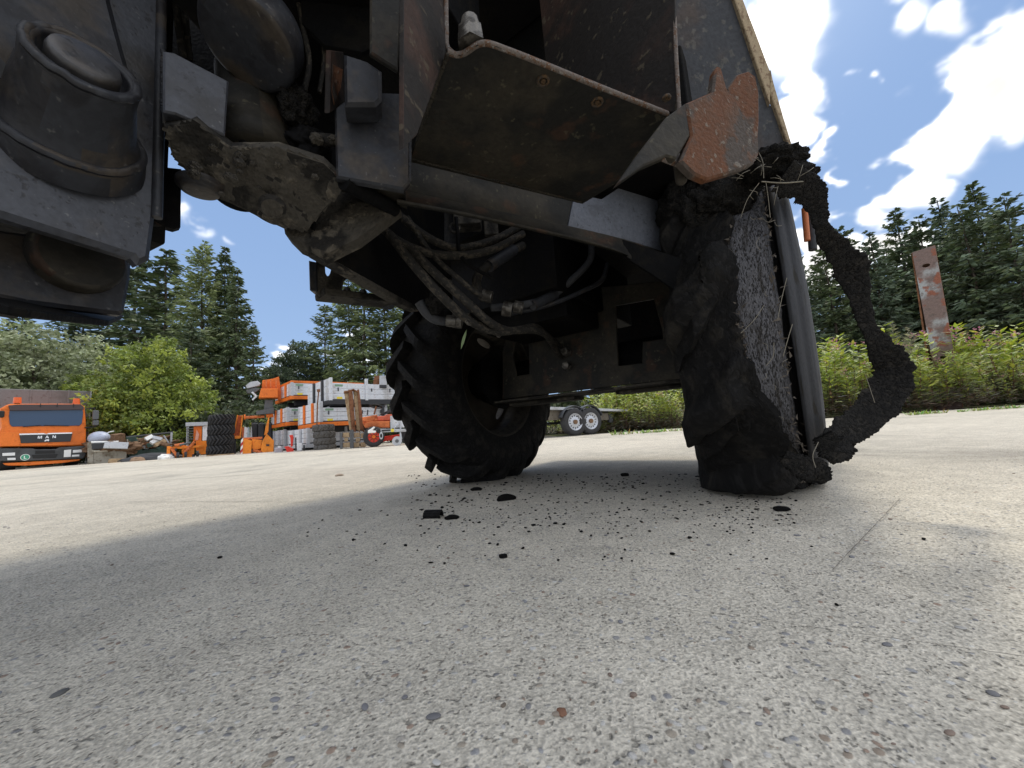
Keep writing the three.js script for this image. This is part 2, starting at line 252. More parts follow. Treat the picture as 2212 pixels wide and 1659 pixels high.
// middle: bracket column, rusty pad and drum by the articulation joint
const pCol = vpl(800, 320, .72, 72);
plate('joint_bracket', pCol, [[722, 232], [770, 196], [885, 200], [886, 392], [872, 408], [726, 382]], .02, M.steel, { bevel: .004 });
plate('bracket_foot', pl3([724, 380, .72], [868, 404, .76], [740, 412, .80]), [[722, 378], [871, 405], [880, 452], [846, 442], [738, 414], [724, 398]], .014, M.under, { bevel: .002 });
lp('bracket_tube', (() => { const a = atZ(742, 392, .715), b = a.clone().add(V(.06, .02, -.14)); return bar(a, b, .016, 18); })(), M.black);
plate('stop_block', vpl(765, 160, .66, 72), [[742, 112], [792, 128], [824, 150], [824, 214], [812, 226], [744, 226]], .05, M.steel, { bevel: .006 });
plate('stop_block_side', vpl(722, 170, .69, -5), [[714, 108], [742, 112], [744, 226], [712, 244]], .01, M.wall, { bevel: .002 });
plate('bare_patch', vpl(722, 170, .688, -5), [[718, 138], [741, 150], [736, 190], [722, 226], [717, 200]], .0015, M.rust, { bevel: .0003 });
plate('cover_plate', vpl(830, 80, .62, 60), [[800, -150], [872, -150], [860, 150], [800, 112]], .012, M.under, { bevel: .003 });
plate('cross_plate', vpl(700, 60, .78, 80), [[640, -150], [805, -150], [800, 104], [780, 112], [700, 96], [652, 50]], .012, M.black);
plate('joint_back', vpl(500, 100, .95, 80), [[338, -150], [680, -150], [725, 240], [725, 352], [560, 332], [352, 268]], .02, M.black);
lp('steering_drum', (() => { const a = atZ(534, 98, .63), d = V(.1, .9, -.38).normalize(); const g = new THREE.LatheGeometry([[0, 0], [.07, 0], [.078, .004], [.081, .012], [.082, .05], [.074, .075], [.05, .1], [.02, .11], [0, .112]].map(p => new THREE.Vector2(...p)), 48); g.applyQuaternion(new THREE.Quaternion().setFromUnitVectors(UP, d)); g.translate(a.x, a.y, a.z); return boxUV(g); })(), M.steel);
lp('drum_arm', bar(atZ(500, 60, .68), atZ(400, -60, .6), .05, 20), M.black);
lp('joint_neck', (() => { const a = atZ(540, 150, .74), b = atZ(548, 350, .74); const g = new THREE.LatheGeometry([[0, 0], [.085, 0], [.074, .05], [.062, .12], [.062, .2]].map(p => new THREE.Vector2(...p)), 40); g.applyQuaternion(new THREE.Quaternion().setFromUnitVectors(UP, a.clone().sub(b).normalize())); g.translate(b.x, b.y, b.z); return boxUV(g); })(), M.under);
const lump = (c, rx, ry, rz, amp, seed, fr = 9) => { let g = mergeVertices(new THREE.IcosahedronGeometry(1, 12).deleteAttribute('normal').deleteAttribute('uv')); const p = g.attributes.position; for (let i = 0; i < p.count; i++) { const x = p.getX(i), y = p.getY(i), z = p.getZ(i); const k = 1 + amp * (fbm3(x * fr * .25 + 9, y * fr * .25 + 5, z * fr * .25 + 3, 5, seed) - .5) * 2 + amp * .5 * (fbm3(x * fr + 9, y * fr, z * fr + 3, 3, seed + 5) - .5); p.setXYZ(i, x * k * rx + c.x, y * k * ry + c.y, z * k * rz + c.z); } g.computeVertexNormals(); return boxUV(g); };
lp('mud_cake', lump(atZ(640, 230, .74), .035, .045, .04, .5, 3), M.ribbon);
lp('mud_cake', lump(atZ(668, 320, .76), .045, .04, .04, .5, 4), M.black);
lp('grease_pipe', bar(atZ(676, 300, .72), atZ(722, 304, .72), .012, 14), M.mud);
// the underside of the joint, caked with mud
const noisy = (pl, pts, th, amp, seed, mat, name) => { // plate whose measured face is rough with dirt
  const w = poly(pl, pts); const n = pl.n.clone(); if (n.dot(CAM.clone().sub(w[0])) < 0) n.negate();
  const u = Math.abs(n.y) > .8 ? V(.584, 0, -.812) : UP.clone().cross(n); u.addScaledVector(n, -u.dot(n)).normalize(); const v = n.clone().cross(u), o = w[0];
  const P2 = w.map(p => new THREE.Vector2(p.clone().sub(o).dot(u), p.clone().sub(o).dot(v)));
  const bb = new THREE.Box2().setFromPoints(P2), st = .006, ps = [], id = [], nx = Math.ceil((bb.max.x - bb.min.x) / st), ny = Math.ceil((bb.max.y - bb.min.y) / st), key = new Map();
  const ins = (x, y) => { let c = false; for (let i = 0, j = P2.length - 1; i < P2.length; j = i++) if ((P2[i].y > y) !== (P2[j].y > y) && x < (P2[j].x - P2[i].x) * (y - P2[i].y) / (P2[j].y - P2[i].y) + P2[i].x) c = !c; return c; };
  const vert = (i, j) => { const k = i * 9999 + j; if (key.has(k)) return key.get(k); const x = bb.min.x + i * st, y = bb.min.y + j * st; const h = amp * ss(.42, .75, fbm(x * 22 + 50, y * 22 + 50, 5, seed)); const q = o.clone().addScaledVector(u, x).addScaledVector(v, y).addScaledVector(n, h - .0015); ps.push(q); key.set(k, ps.length - 1); return ps.length - 1; };
  for (let i = 0; i < nx; i++) for (let j = 0; j < ny; j++) if (ins(bb.min.x + (i + .5) * st, bb.min.y + (j + .5) * st)) { const a = vert(i, j), b = vert(i + 1, j), c = vert(i, j + 1), d = vert(i + 1, j + 1); id.push(a, b, c, b, d, c); }
  const g = new THREE.BufferGeometry().setFromPoints(ps); g.setIndex(id); g.computeVertexNormals();
  lp(name, [prism(w, th, { bevel: .003 }), boxUV(g)], mat);
};
const pJ = pl3([370, 300, .60], [620, 500, .78], [720, 380, .72]);
noisy(pJ, [[352, 272], [420, 262], [500, 320], [600, 318], [700, 350], [730, 378], [738, 414], [660, 500], [608, 492], [520, 450], [440, 410], [372, 340]], .03, .006, 31, M.mud, 'joint_plate');
plate('lower_joint_bracket', pl3([620, 505, .80], [690, 546, .80], [850, 440, .84]), [[608, 478], [668, 430], [738, 402], [862, 441], [770, 510], [692, 548], [636, 524], [612, 500]], .05, M.mud, { bevel: .008 });
lp('joint_boss', (() => { const p = atZ(515, 400, .69); const n = pJ.n.clone(); if (n.dot(CAM.clone().sub(p)) < 0) n.negate(); const g = new THREE.LatheGeometry([[0, -.005], [.036, -.005], [.038, .004], [.05, .005], [.053, 0], [.054, -.03]].map(q => new THREE.Vector2(...q)), 40); g.applyQuaternion(new THREE.Quaternion().setFromUnitVectors(UP, n)); g.translate(p.x, p.y, p.z); return boxUV(g); })(), M.black);
lp('joint_cap', (() => { const p = atZ(588, 448, .695); const n = pJ.n.clone(); if (n.dot(CAM.clone().sub(p)) < 0) n.negate(); const g = new THREE.CylinderGeometry(.018, .024, .009, 28); g.applyQuaternion(new THREE.Quaternion().setFromUnitVectors(UP, n)); g.translate(p.x, p.y, p.z); return boxUV(g); })(), M.mud);
for (const [x, y, z, r, s] of [[470, 360, .66, .022, 1], [540, 345, .68, .034, 2], [455, 330, .64, .018, 5], [640, 395, .735, .022, 6], [600, 470, .73, .015, 7], [700, 392, .735, .02, 12]]) lp('mud_clod', lump(atZ(x, y, z + .03), r, r * .7, r, .45, 60 + s), s % 2 ? M.mud : M.black);
lp('lower_pin', (() => { const p = atZ(432, 408, .66); const g = new THREE.LatheGeometry([[0, -.007], [.024, -.007], [.03, -.004], [.031, .002], [.036, .003], [.036, .012]].map(q => new THREE.Vector2(...q)), 36); g.translate(p.x, p.y, p.z); return boxUV(g); })(), M.steel);
// left: front frame cheek with its pivot tube
const pC = vpl(345, 300, .62, 25);
plate('front_cheek', pC, [[-420, -300], [362, -300], [348, 150], [344, 400], [336, 480], [326, 560], [300, 572], [286, 555], [0, 466], [-420, 360]], .03, M.plate, { bevel: .008 });
lp('cheek_rib', bar(onP(353, -200, pC), onP(338, 470, pC), .008, 12), M.steel);
{ const pt = onP(150, 285, pC), n = pC.n.clone(); if (n.dot(CAM.clone().sub(pt)) < 0) n.negate();
  const tip = onP(184, 132, { p: pt.clone().addScaledVector(n, .105), n }); const ax = tip.clone().sub(pt).normalize(), LT = tip.distanceTo(pt);
  const q = new THREE.Quaternion().setFromUnitVectors(UP, ax);
  const mk = (prof, off = 0) => { const g = new THREE.LatheGeometry(prof.map(p => new THREE.Vector2(...p)), 64); g.applyQuaternion(q); const o = pt.clone().addScaledVector(ax, off); g.translate(o.x, o.y, o.z); return boxUV(g); };
  lp('pivot_tube', mk([[.09, -.03], [.085, .0], [.076, .012], [.068, .03], [.062, .06], [.057, LT - .03], [.057, LT - .012], [.054, LT - .002], [.047, LT], [.043, LT - .006], [.041, LT - .03], [0, LT - .03]]), M.steel);
  lp('pivot_pin', mk([[.036, LT - .04], [.036, LT - .002], [.033, LT + .006], [.02, LT + .008], [0, LT + .008]]), M.plate);
  for (const [rr, off, tk, sd] of [[.052, LT - .004, .006, 8], [.078, .008, .007, 15]]) lp('weld_seam', (() => { const g = new THREE.TorusGeometry(rr, tk, 8, 90); g.rotateX(Math.PI / 2); const p = g.attributes.position; for (let i = 0; i < p.count; i++) { const a = Math.atan2(p.getZ(i), p.getX(i)); const k = 1 + .02 * (vn(a * 6 + 30, 3, sd) - .5) + .015 * (vn(a * 25 + 90, 5, sd) - .5); p.setXYZ(i, p.getX(i) * k, p.getY(i) + 0.004 * (vn(a * 4 + 30, 1, sd + 1) - .5), p.getZ(i) * k); } g.applyQuaternion(q); const o = pt.clone().addScaledVector(ax, off); g.translate(o.x, o.y, o.z); g.computeVertexNormals(); return boxUV(g); })(), M.steel);
}
plate('lift_arm', { p: pC.p.clone().addScaledVector(pC.n, pC.n.dot(CAM.clone().sub(pC.p)) > 0 ? .045 : -.045), n: pC.n }, [[-260, -260], [205, -260], [246, 0], [266, 78], [286, 150], [300, 215], [250, 250], [60, 215], [-30, 120], [-260, 60]], .045, M.steel, { bevel: .012 });
plate('stop_lug', vpl(420, 200, .60, 46), [[352, 108], [376, 112], [494, 174], [486, 292], [440, 272], [380, 246], [352, 240]], .035, M.plate, { bevel: .003 });
plate('stop_lug_foot', pl3([380, 246, .604], [486, 294, .66], [470, 320, .70]), [[354, 246], [382, 247], [486, 294], [466, 320], [372, 282], [352, 276]], .012, M.rust, { bevel: .002 });
plate('small_lug', vpl(365, 420, .7, 40), [[336, 358], [392, 364], [390, 490], [376, 494], [334, 482]], .02, M.black, { bevel: .002 });
plate('small_lug_foot', pl3([336, 480, .68], [378, 496, .72], [390, 482, .76]), [[332, 474], [390, 482], [380, 494], [372, 492], [333, 484]], .006, M.under, { bevel: .001 });
const pC2 = vpl(300, 620, .70, 25);
plate('lower_cheek', pC2, [[-420, 430], [286, 540], [283, 600], [270, 672], [262, 680], [60, 655], [-420, 560]], .025, M.steel, { bevel: .006 });
plate('lower_cheek_edge', pl3([0, 640, .56], [240, 692, .70], [60, 652, .6]), [[-420, 540], [0, 642], [60, 652], [266, 680], [236, 692], [60, 668], [20, 660], [-420, 560]], .012, M.black, { bevel: .002 });
lp('lower_bushing', (() => { const p = onP(165, 560, pC2), n = pC2.n.clone(); if (n.dot(CAM.clone().sub(p)) < 0) n.negate(); const g = new THREE.LatheGeometry([[.06, -.02], [.058, .02], [.05, .03], [0, .03]].map(q => new THREE.Vector2(...q)), 48); g.applyQuaternion(new THREE.Quaternion().setFromUnitVectors(UP, n)); g.translate(p.x, p.y, p.z); return boxUV(g); })(), M.under);
// bulk of the front half beyond the frame's left
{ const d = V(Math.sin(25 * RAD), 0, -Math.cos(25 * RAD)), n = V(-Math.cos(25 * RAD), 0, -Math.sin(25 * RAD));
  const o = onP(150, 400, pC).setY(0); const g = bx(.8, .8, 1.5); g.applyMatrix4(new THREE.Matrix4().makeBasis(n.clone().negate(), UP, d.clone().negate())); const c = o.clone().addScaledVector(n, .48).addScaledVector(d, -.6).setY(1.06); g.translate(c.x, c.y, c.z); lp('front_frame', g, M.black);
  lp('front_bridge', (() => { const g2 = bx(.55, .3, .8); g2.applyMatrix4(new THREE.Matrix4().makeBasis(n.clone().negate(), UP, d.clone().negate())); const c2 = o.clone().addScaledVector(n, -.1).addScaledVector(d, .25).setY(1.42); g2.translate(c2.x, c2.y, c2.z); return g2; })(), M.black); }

{ const bead = (A, B, n, rad, mat) => { const l = []; n *= 3; for (let i = 0; i <= n; i++) { const p = A.clone().lerp(B, i / n); const g = new THREE.SphereGeometry(rad * .75 * (.8 + .4 * h2(i, n, 3)), 7, 5); g.scale(1, .8, 1); g.translate(p.x, p.y + .002 * (h2(i, 2, n) - .5), p.z); l.push(boxUV(g)); } lp('weld_bead', merge(l), mat); };
  bead(onY(890, 344, .884), onY(1255, 437, .884), 40, .005, M.under); bead(atZ(352, 110, .598), atZ(352, 242, .6), 18, .005, M.steel); bead(atZ(886, 202, .718), atZ(886, 390, .722), 22, .0045, M.steel); bead(onY(966, 118, .882), onY(902, 300, .882), 20, .0045, M.under);
  const q = rng(88); for (let i = 0; i < 26; i++) { const x = mix(372, 740, q()), y = mix(300, 420, q()); const rr = .003 + .008 * q(); lp('mud_crumb', lump(atZ(x, y, .6 + (x - 370) / 370 * .12), rr, rr * .8, rr, .5, 200 + i), M.mud); } }
for (const [pts, rr] of [[[[640, -20, .78], [655, 60, .78], [668, 140, .79], [650, 220, .8]], .006], [[[660, -20, .8], [690, 50, .8], [700, 120, .81], [690, 200, .82]], .005], [[[380, -20, .66], [384, 40, .68], [392, 100, .7], [402, 170, .72]], .007], [[[396, -20, .68], [402, 60, .7], [410, 130, .72]], .006]]) lp('cable', tube(pts.map(p => atZ(...p)), rr, 24, 8), M.hose);
// left frame side, its muddy lower edge, foot step
const pS = vpl(690, 545, .82, 15);
plate('frame_side', pS, [[640, 300], [690, 548], [900, 664], [935, 690], [960, 690], [960, 380], [800, 300]], .012, M.black);
lp('side_sill', prism([[686, 536], [700, 548], [890, 655], [905, 672], [880, 664], [690, 552]].map(([x, y]) => onP(x, y, { p: pS.p.clone().add(V(.004, 0, 0)), n: pS.n })), .03, { bevel: .003 }), M.mud);
const pSt = vpl(700, 600, 1.06, 70);
const ring = (x, y, rx, ry, n = 16) => Array.from({ length: n }, (_, i) => [x + rx * Math.cos(i / n * 6.2832), y + ry * Math.sin(i / n * 6.2832)]);
plate('step_bracket', pSt, [[682, 548], [694, 540], [762, 560], [772, 590], [742, 602], [736, 630], [722, 642], [690, 640], [682, 630]], .016, M.mud, { bevel: .002, holes: [ring(708, 574, 9, 24)] });
plate('step_end', vpl(674, 600, 1.05, 85), [[666, 562], [684, 566], [686, 630], [668, 626]], .05, M.steel, { bevel: .003 });
lp('step_tread', (() => { const a = atZ(690, 636, 1.06), b = atZ(846, 654, 1.24); const d = b.clone().sub(a), L = d.length(); const g = bx(L, .022, .07); g.applyQuaternion(new THREE.Quaternion().setFromUnitVectors(V(1, 0, 0), d.normalize())); const c = a.clone().add(b).multiplyScalar(.5); g.translate(c.x, c.y, c.z); return g; })(), M.mud);
for (const t of [.12, .34, .56, .76]) { const a = atZ(690, 628, 1.06).lerp(atZ(846, 647, 1.24), t); const g = new THREE.TorusGeometry(.017, .006, 6, 14, Math.PI); g.rotateY(-.75); g.translate(a.x, a.y, a.z); lp('tread_tooth', boxUV(g), M.mud); }
lp('step_tube', bar(atZ(834, 652, 1.22), atZ(846, 628, 1.27), .03, 20), M.steel);

// transmission and engine bulk behind the hoses
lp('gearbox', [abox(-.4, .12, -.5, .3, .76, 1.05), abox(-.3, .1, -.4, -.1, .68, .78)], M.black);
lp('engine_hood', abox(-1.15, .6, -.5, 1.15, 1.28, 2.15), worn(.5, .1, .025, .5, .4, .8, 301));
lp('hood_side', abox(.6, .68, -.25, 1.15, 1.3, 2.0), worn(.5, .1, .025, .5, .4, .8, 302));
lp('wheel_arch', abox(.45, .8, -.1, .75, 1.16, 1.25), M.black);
lp('dark_backing', abox(-1.15, .6, -.56, -.505, 1.2, 2.14), M.black);  // black sheet added over the hood front so the compartment stays dark
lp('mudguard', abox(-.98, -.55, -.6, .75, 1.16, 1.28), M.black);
lp('cab', abox(-1.0, .58, -1.15, -.57, 1.75, 2.7), M.black);  // unseen cab bulk, added out of view to shade foreground and compartment
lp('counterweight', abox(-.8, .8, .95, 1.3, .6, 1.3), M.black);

// axle
const pA = { p: AFU(0, -.08, .5), n: FW.clone() };
const pAx = (px, py) => [px, py];
plate('axle_beam', pA, [[1085, 862], [1472, 818], [1500, 780], [1500, 600], [1300, 620], [1142, 660], [1100, 700], [1085, 760]], .012, M.under, { bevel: .003, holes: [[[1330, 660], [1412, 646], [1430, 712], [1432, 732], [1388, 738], [1387, 784], [1336, 790]], [[1112, 735], [1141, 728], [1143, 808], [1116, 812], [1108, 770]]] });
lp('axle_foot', abox(-.56, .62, -.08, .1, .405, .417), M.mud);
lp('axle_foot_rib', [abox(-.5, -.1, .0, .11, .385, .404), abox(.1, .6, .02, .12, .39, .404)], M.mud);
lp('axle_housing', (() => { const g = new THREE.CylinderGeometry(.1, .1, 1.06, 24); const h = new THREE.SphereGeometry(.115, 24, 16); const l = [boxUV(g), boxUV(h)]; l.forEach(x => { x.applyQuaternion(new THREE.Quaternion().setFromUnitVectors(UP, AX)); const c = AFU(0, .1, .54); x.translate(c.x, c.y, c.z); }); return l; })(), M.black);
for (const [x, y] of [[1222, 760], [1224, 790]]) { const p = onP(x, y, { p: AFU(0, -.1, .5), n: FW }); const g = new THREE.CylinderGeometry(.018, .022, .03, 6); g.applyQuaternion(new THREE.Quaternion().setFromUnitVectors(UP, FW.clone().negate())); g.translate(p.x, p.y, p.z); lp('hydraulic_port', boxUV(g), M.brass); }

// hoses and pipes
const hose = (name, pts, r, mat, seg = 50) => lp(name, tube(pts.map(p => atZ(...p)), r, seg, 12), mat);
hose('hydraulic_hose', [[800, 470, 1.0], [860, 520, 1.02], [920, 545, 1.05], [990, 552, 1.1], [1060, 540, 1.15], [1130, 505, 1.22]], .012, M.hose);
hose('hydraulic_hose', [[850, 455, 1.05], [920, 510, 1.08], [980, 535, 1.12], [1060, 520, 1.2], [1120, 490, 1.28]], .012, M.hose);
hose('hydraulic_hose', [[840, 505, 1.0], [900, 580, 1.0], [960, 645, 1.02], [1010, 690, 1.08], [1070, 716, 1.18], [1120, 712, 1.3], [1155, 706, 1.42], [1180, 725, 1.6], [1210, 770, 1.8]], .0125, M.hose, 90);
hose('hydraulic_hose', [[880, 530, 1.03], [940, 590, 1.03], [1000, 645, 1.05], [1050, 690, 1.1], [1090, 712, 1.22], [1160, 715, 1.4], [1200, 740, 1.7], [1220, 755, 1.9]], .0125, M.hose, 90);
[[1076, 717, 1.19], [1012, 690, 1.08]].forEach(([x, y, z]) => { const g = new THREE.TorusGeometry(.0145, .004, 8, 18); const p = atZ(x, y, z); g.rotateY(1.1); g.translate(p.x, p.y, p.z); lp('hose_clamp', boxUV(g), M.brass); });
hose('steel_pipe', [[1060, 665, 1.3], [1120, 660, 1.32], [1190, 640, 1.38], [1240, 600, 1.42], [1275, 560, 1.45], [1278, 530, 1.46]], .013, M.flange);
hose('steel_pipe', [[1100, 678, 1.36], [1180, 660, 1.38], [1260, 628, 1.42], [1300, 605, 1.44], [1312, 570, 1.46]], .009, M.steel);
hose('elbow_pipe', [[1046, 645, 1.2], [1030, 620, 1.2], [1034, 592, 1.22], [1060, 570, 1.25], [1100, 545, 1.3], [1130, 530, 1.34]], .015, M.hose);
lp('pipe_collar', [bar(atZ(1056, 575, 1.24), atZ(1110, 540, 1.31), .021, 18), bar(atZ(1150, 660, 1.335), atZ(1200, 636, 1.39), .018, 18)], M.steel);
[[1096, 668, 1.28, .026], [1120, 664, 1.29, .022], [1052, 640, 1.19, .02]].forEach(([x, y, z, r]) => { const g = new THREE.CylinderGeometry(r, r, .032, 6); g.rotateZ(1.3); const p = atZ(x, y, z); g.translate(p.x, p.y, p.z); lp('pipe_fitting', boxUV(g), M.brass); });
hose('steel_pipe', [[905, 652, 1.1], [920, 675, 1.11], [940, 690, 1.13], [965, 694, 1.16], [985, 693, 1.18]], .014, M.flange);
[[988, 693, 1.16, .024], [975, 694, 1.15, .019]].forEach(([x, y, z, r]) => { const g = new THREE.CylinderGeometry(r, r, .03, 6); g.rotateZ(1.4); const p = atZ(x, y, z); g.translate(p.x, p.y, p.z); lp('pipe_fitting', boxUV(g), M.brass); });
hose('brake_line', [[1128, 690, 1.9], [1108, 740, 2.0], [1106, 790, 2.0], [1120, 830, 2.05]], .01, M.inner);
hose('cable', [[985, 470, 1.15], [988, 500, 1.14], [1000, 560, 1.1], [1060, 600, 1.15]], .006, M.black);
hose('cable', [[880, 470, 1.08], [930, 545, 1.06], [1000, 610, 1.05], [1040, 640, 1.1]], .008, M.hose);
lp('mud_cake', lump(atZ(945, 650, 1.1), .03, .035, .03, .5, 71), M.ribbon);
lp('valve_block', [bx(.09, .06, .06).translate(...atZ(1010, 475, 1.22).toArray()), bx(.05, .09, .04, 0, 0, 0, .3).translate(...atZ(1060, 480, 1.26).toArray())], M.mud);
{ const g = new THREE.TorusGeometry(.016, .005, 8, 20); const p = atZ(982, 492, 1.2); g.translate(p.x, p.y, p.z); lp('hose_ring', boxUV(g), M.mud); }

// ---- wheels
const wheelM = (c, toe = 0) => new THREE.Matrix4().makeBasis(AX, UP, FW.clone().negate()).setPosition(c);   // local x = axle, y up, z = towards the viewer
function ringSurf(prof, nt, fn) {      // surface of revolution about x; fn(theta, i, x, r) may shift it
  const ps = [], id = [], uv = [], m = prof.length;
  for (let j = 0; j <= nt; j++) for (let i = 0; i < m; i++) { const th = j / nt * Math.PI * 2; let [x, r] = prof[i]; if (fn) [x, r] = fn(j === nt ? 0 : th, i, x, r); ps.push(x, r * Math.cos(th), r * Math.sin(th)); uv.push(th * .5, i / m * .8); }
  for (let j = 0; j < nt; j++) for (let i = 0; i < m - 1; i++) { const a = j * m + i; id.push(a, a + 1, a + m, a + 1, a + m + 1, a + m); }
  const g = new THREE.BufferGeometry(); g.setAttribute('position', new THREE.Float32BufferAttribute(ps, 3)); g.setAttribute('uv', new THREE.Float32BufferAttribute(uv, 2)); g.setIndex(id); g.computeVertexNormals(); return g;
}
const dense = (pts, n) => { const o = []; for (let i = 0; i < pts.length - 1; i++) for (let k = 0; k < n; k++) o.push([mix(pts[i][0], pts[i + 1][0], k / n), mix(pts[i][1], pts[i + 1][1], k / n)]); o.push(pts[pts.length - 1]); return o; };
const R1 = .555, C1 = AFU(-.68, 0, .545);
function wheelGroup(c) { const w = new THREE.Group(); w.name = 'wheel'; w.position.copy(c.clone().sub(BASE)); w.quaternion.setFromRotationMatrix(wheelM(V())); loader.add(w); return w; }
function lugGeo(side, R, half, h) {     // chevron bar lying on the tread
  const st = 9, ps = [], id = []; for (let i = 0; i <= st; i++) { const t = i / st, x = side * mix(-.012, half * 1.03, t), th = mix(0, .3, t), rr = R - .10 * Math.pow(Math.max(0, t - .55) / .45, 2) - .02, w = mix(.018, .03, t); for (const [dw, dh] of [[-w * 1.3, -.025], [-w, h], [w, h], [w * 1.3, -.025]]) { const a = th + dw / R, r = rr + dh; ps.push(x, r * Math.cos(a), r * Math.sin(a)); } }
  for (let i = 0; i < st; i++) for (let k = 0; k < 3; k++) { const a = i * 4 + k; id.push(a, a + 4, a + 1, a + 1, a + 4, a + 5); } id.push(0, 1, 2, 0, 2, 3); const e = st * 4; id.push(e, e + 2, e + 1, e, e + 3, e + 2);
  let g = new THREE.BufferGeometry(); g.setAttribute('position', new THREE.Float32BufferAttribute(ps, 3)); g.setIndex(id); g = g.toNonIndexed(); g.computeVertexNormals(); return boxUV(g);
}
{ const w = wheelGroup(C1);
  const prof = dense([[.1, .31], [.14, .313], [.156, .34], [.168, .4], [.168, .455], [.15, .5], [.1, .522], [0, .53], [-.1, .522], [-.15, .5], [-.168, .455], [-.168, .4], [-.156, .34], [-.14, .313], [-.1, .31]], 3);
  part('tyre', ringSurf(prof, 160, (th, i, x, r) => { const n = fbm3(x * 12, Math.cos(th) * 6 + 9, Math.sin(th) * 6 + 9, 4, 5) - .5; return [x * (1 + n * .05), r + n * .01]; }), M.rubber, w);
  for (const s of [-1, 1]) { const lg = lugGeo(s, R1, .165, .045); for (let k = 0; k < 19; k++) { const m = part('tread_lug', lg, M.rubber, w); m.rotation.x = (k + (s > 0 ? .5 : 0)) / 19 * Math.PI * 2; } }
  part('rim', ringSurf(dense([[.15, .335], [.14, .31], [.1, .305], [.06, .285], [-.1, .285], [-.135, .31], [-.145, .335]], 2), 72), M.inner, w);
  const s = new THREE.Shape(); s.absarc(0, 0, .292, 0, Math.PI * 2); for (let k = 0; k < 6; k++) { const a = k / 6 * 6.283 + .28, p = new THREE.Path(); p.absellipse(Math.cos(a) * .245, Math.sin(a) * .245, .022, .062, 0, 6.283, false, a); s.holes.push(p); }
  const dg = new THREE.ExtrudeGeometry(s, { depth: .012, bevelEnabled: false, curveSegments: 24 }); dg.rotateY(Math.PI / 2); dg.translate(-.03, 0, 0); part('wheel_disc', boxUV(dg), worn(.022, .016, .009, .8, .9, 2, 312), w);
  const hub = new THREE.CylinderGeometry(.1, .17, .16, 24); hub.rotateZ(Math.PI / 2); hub.translate(.06, 0, 0); part('hub', boxUV(hub), M.black, w);
}
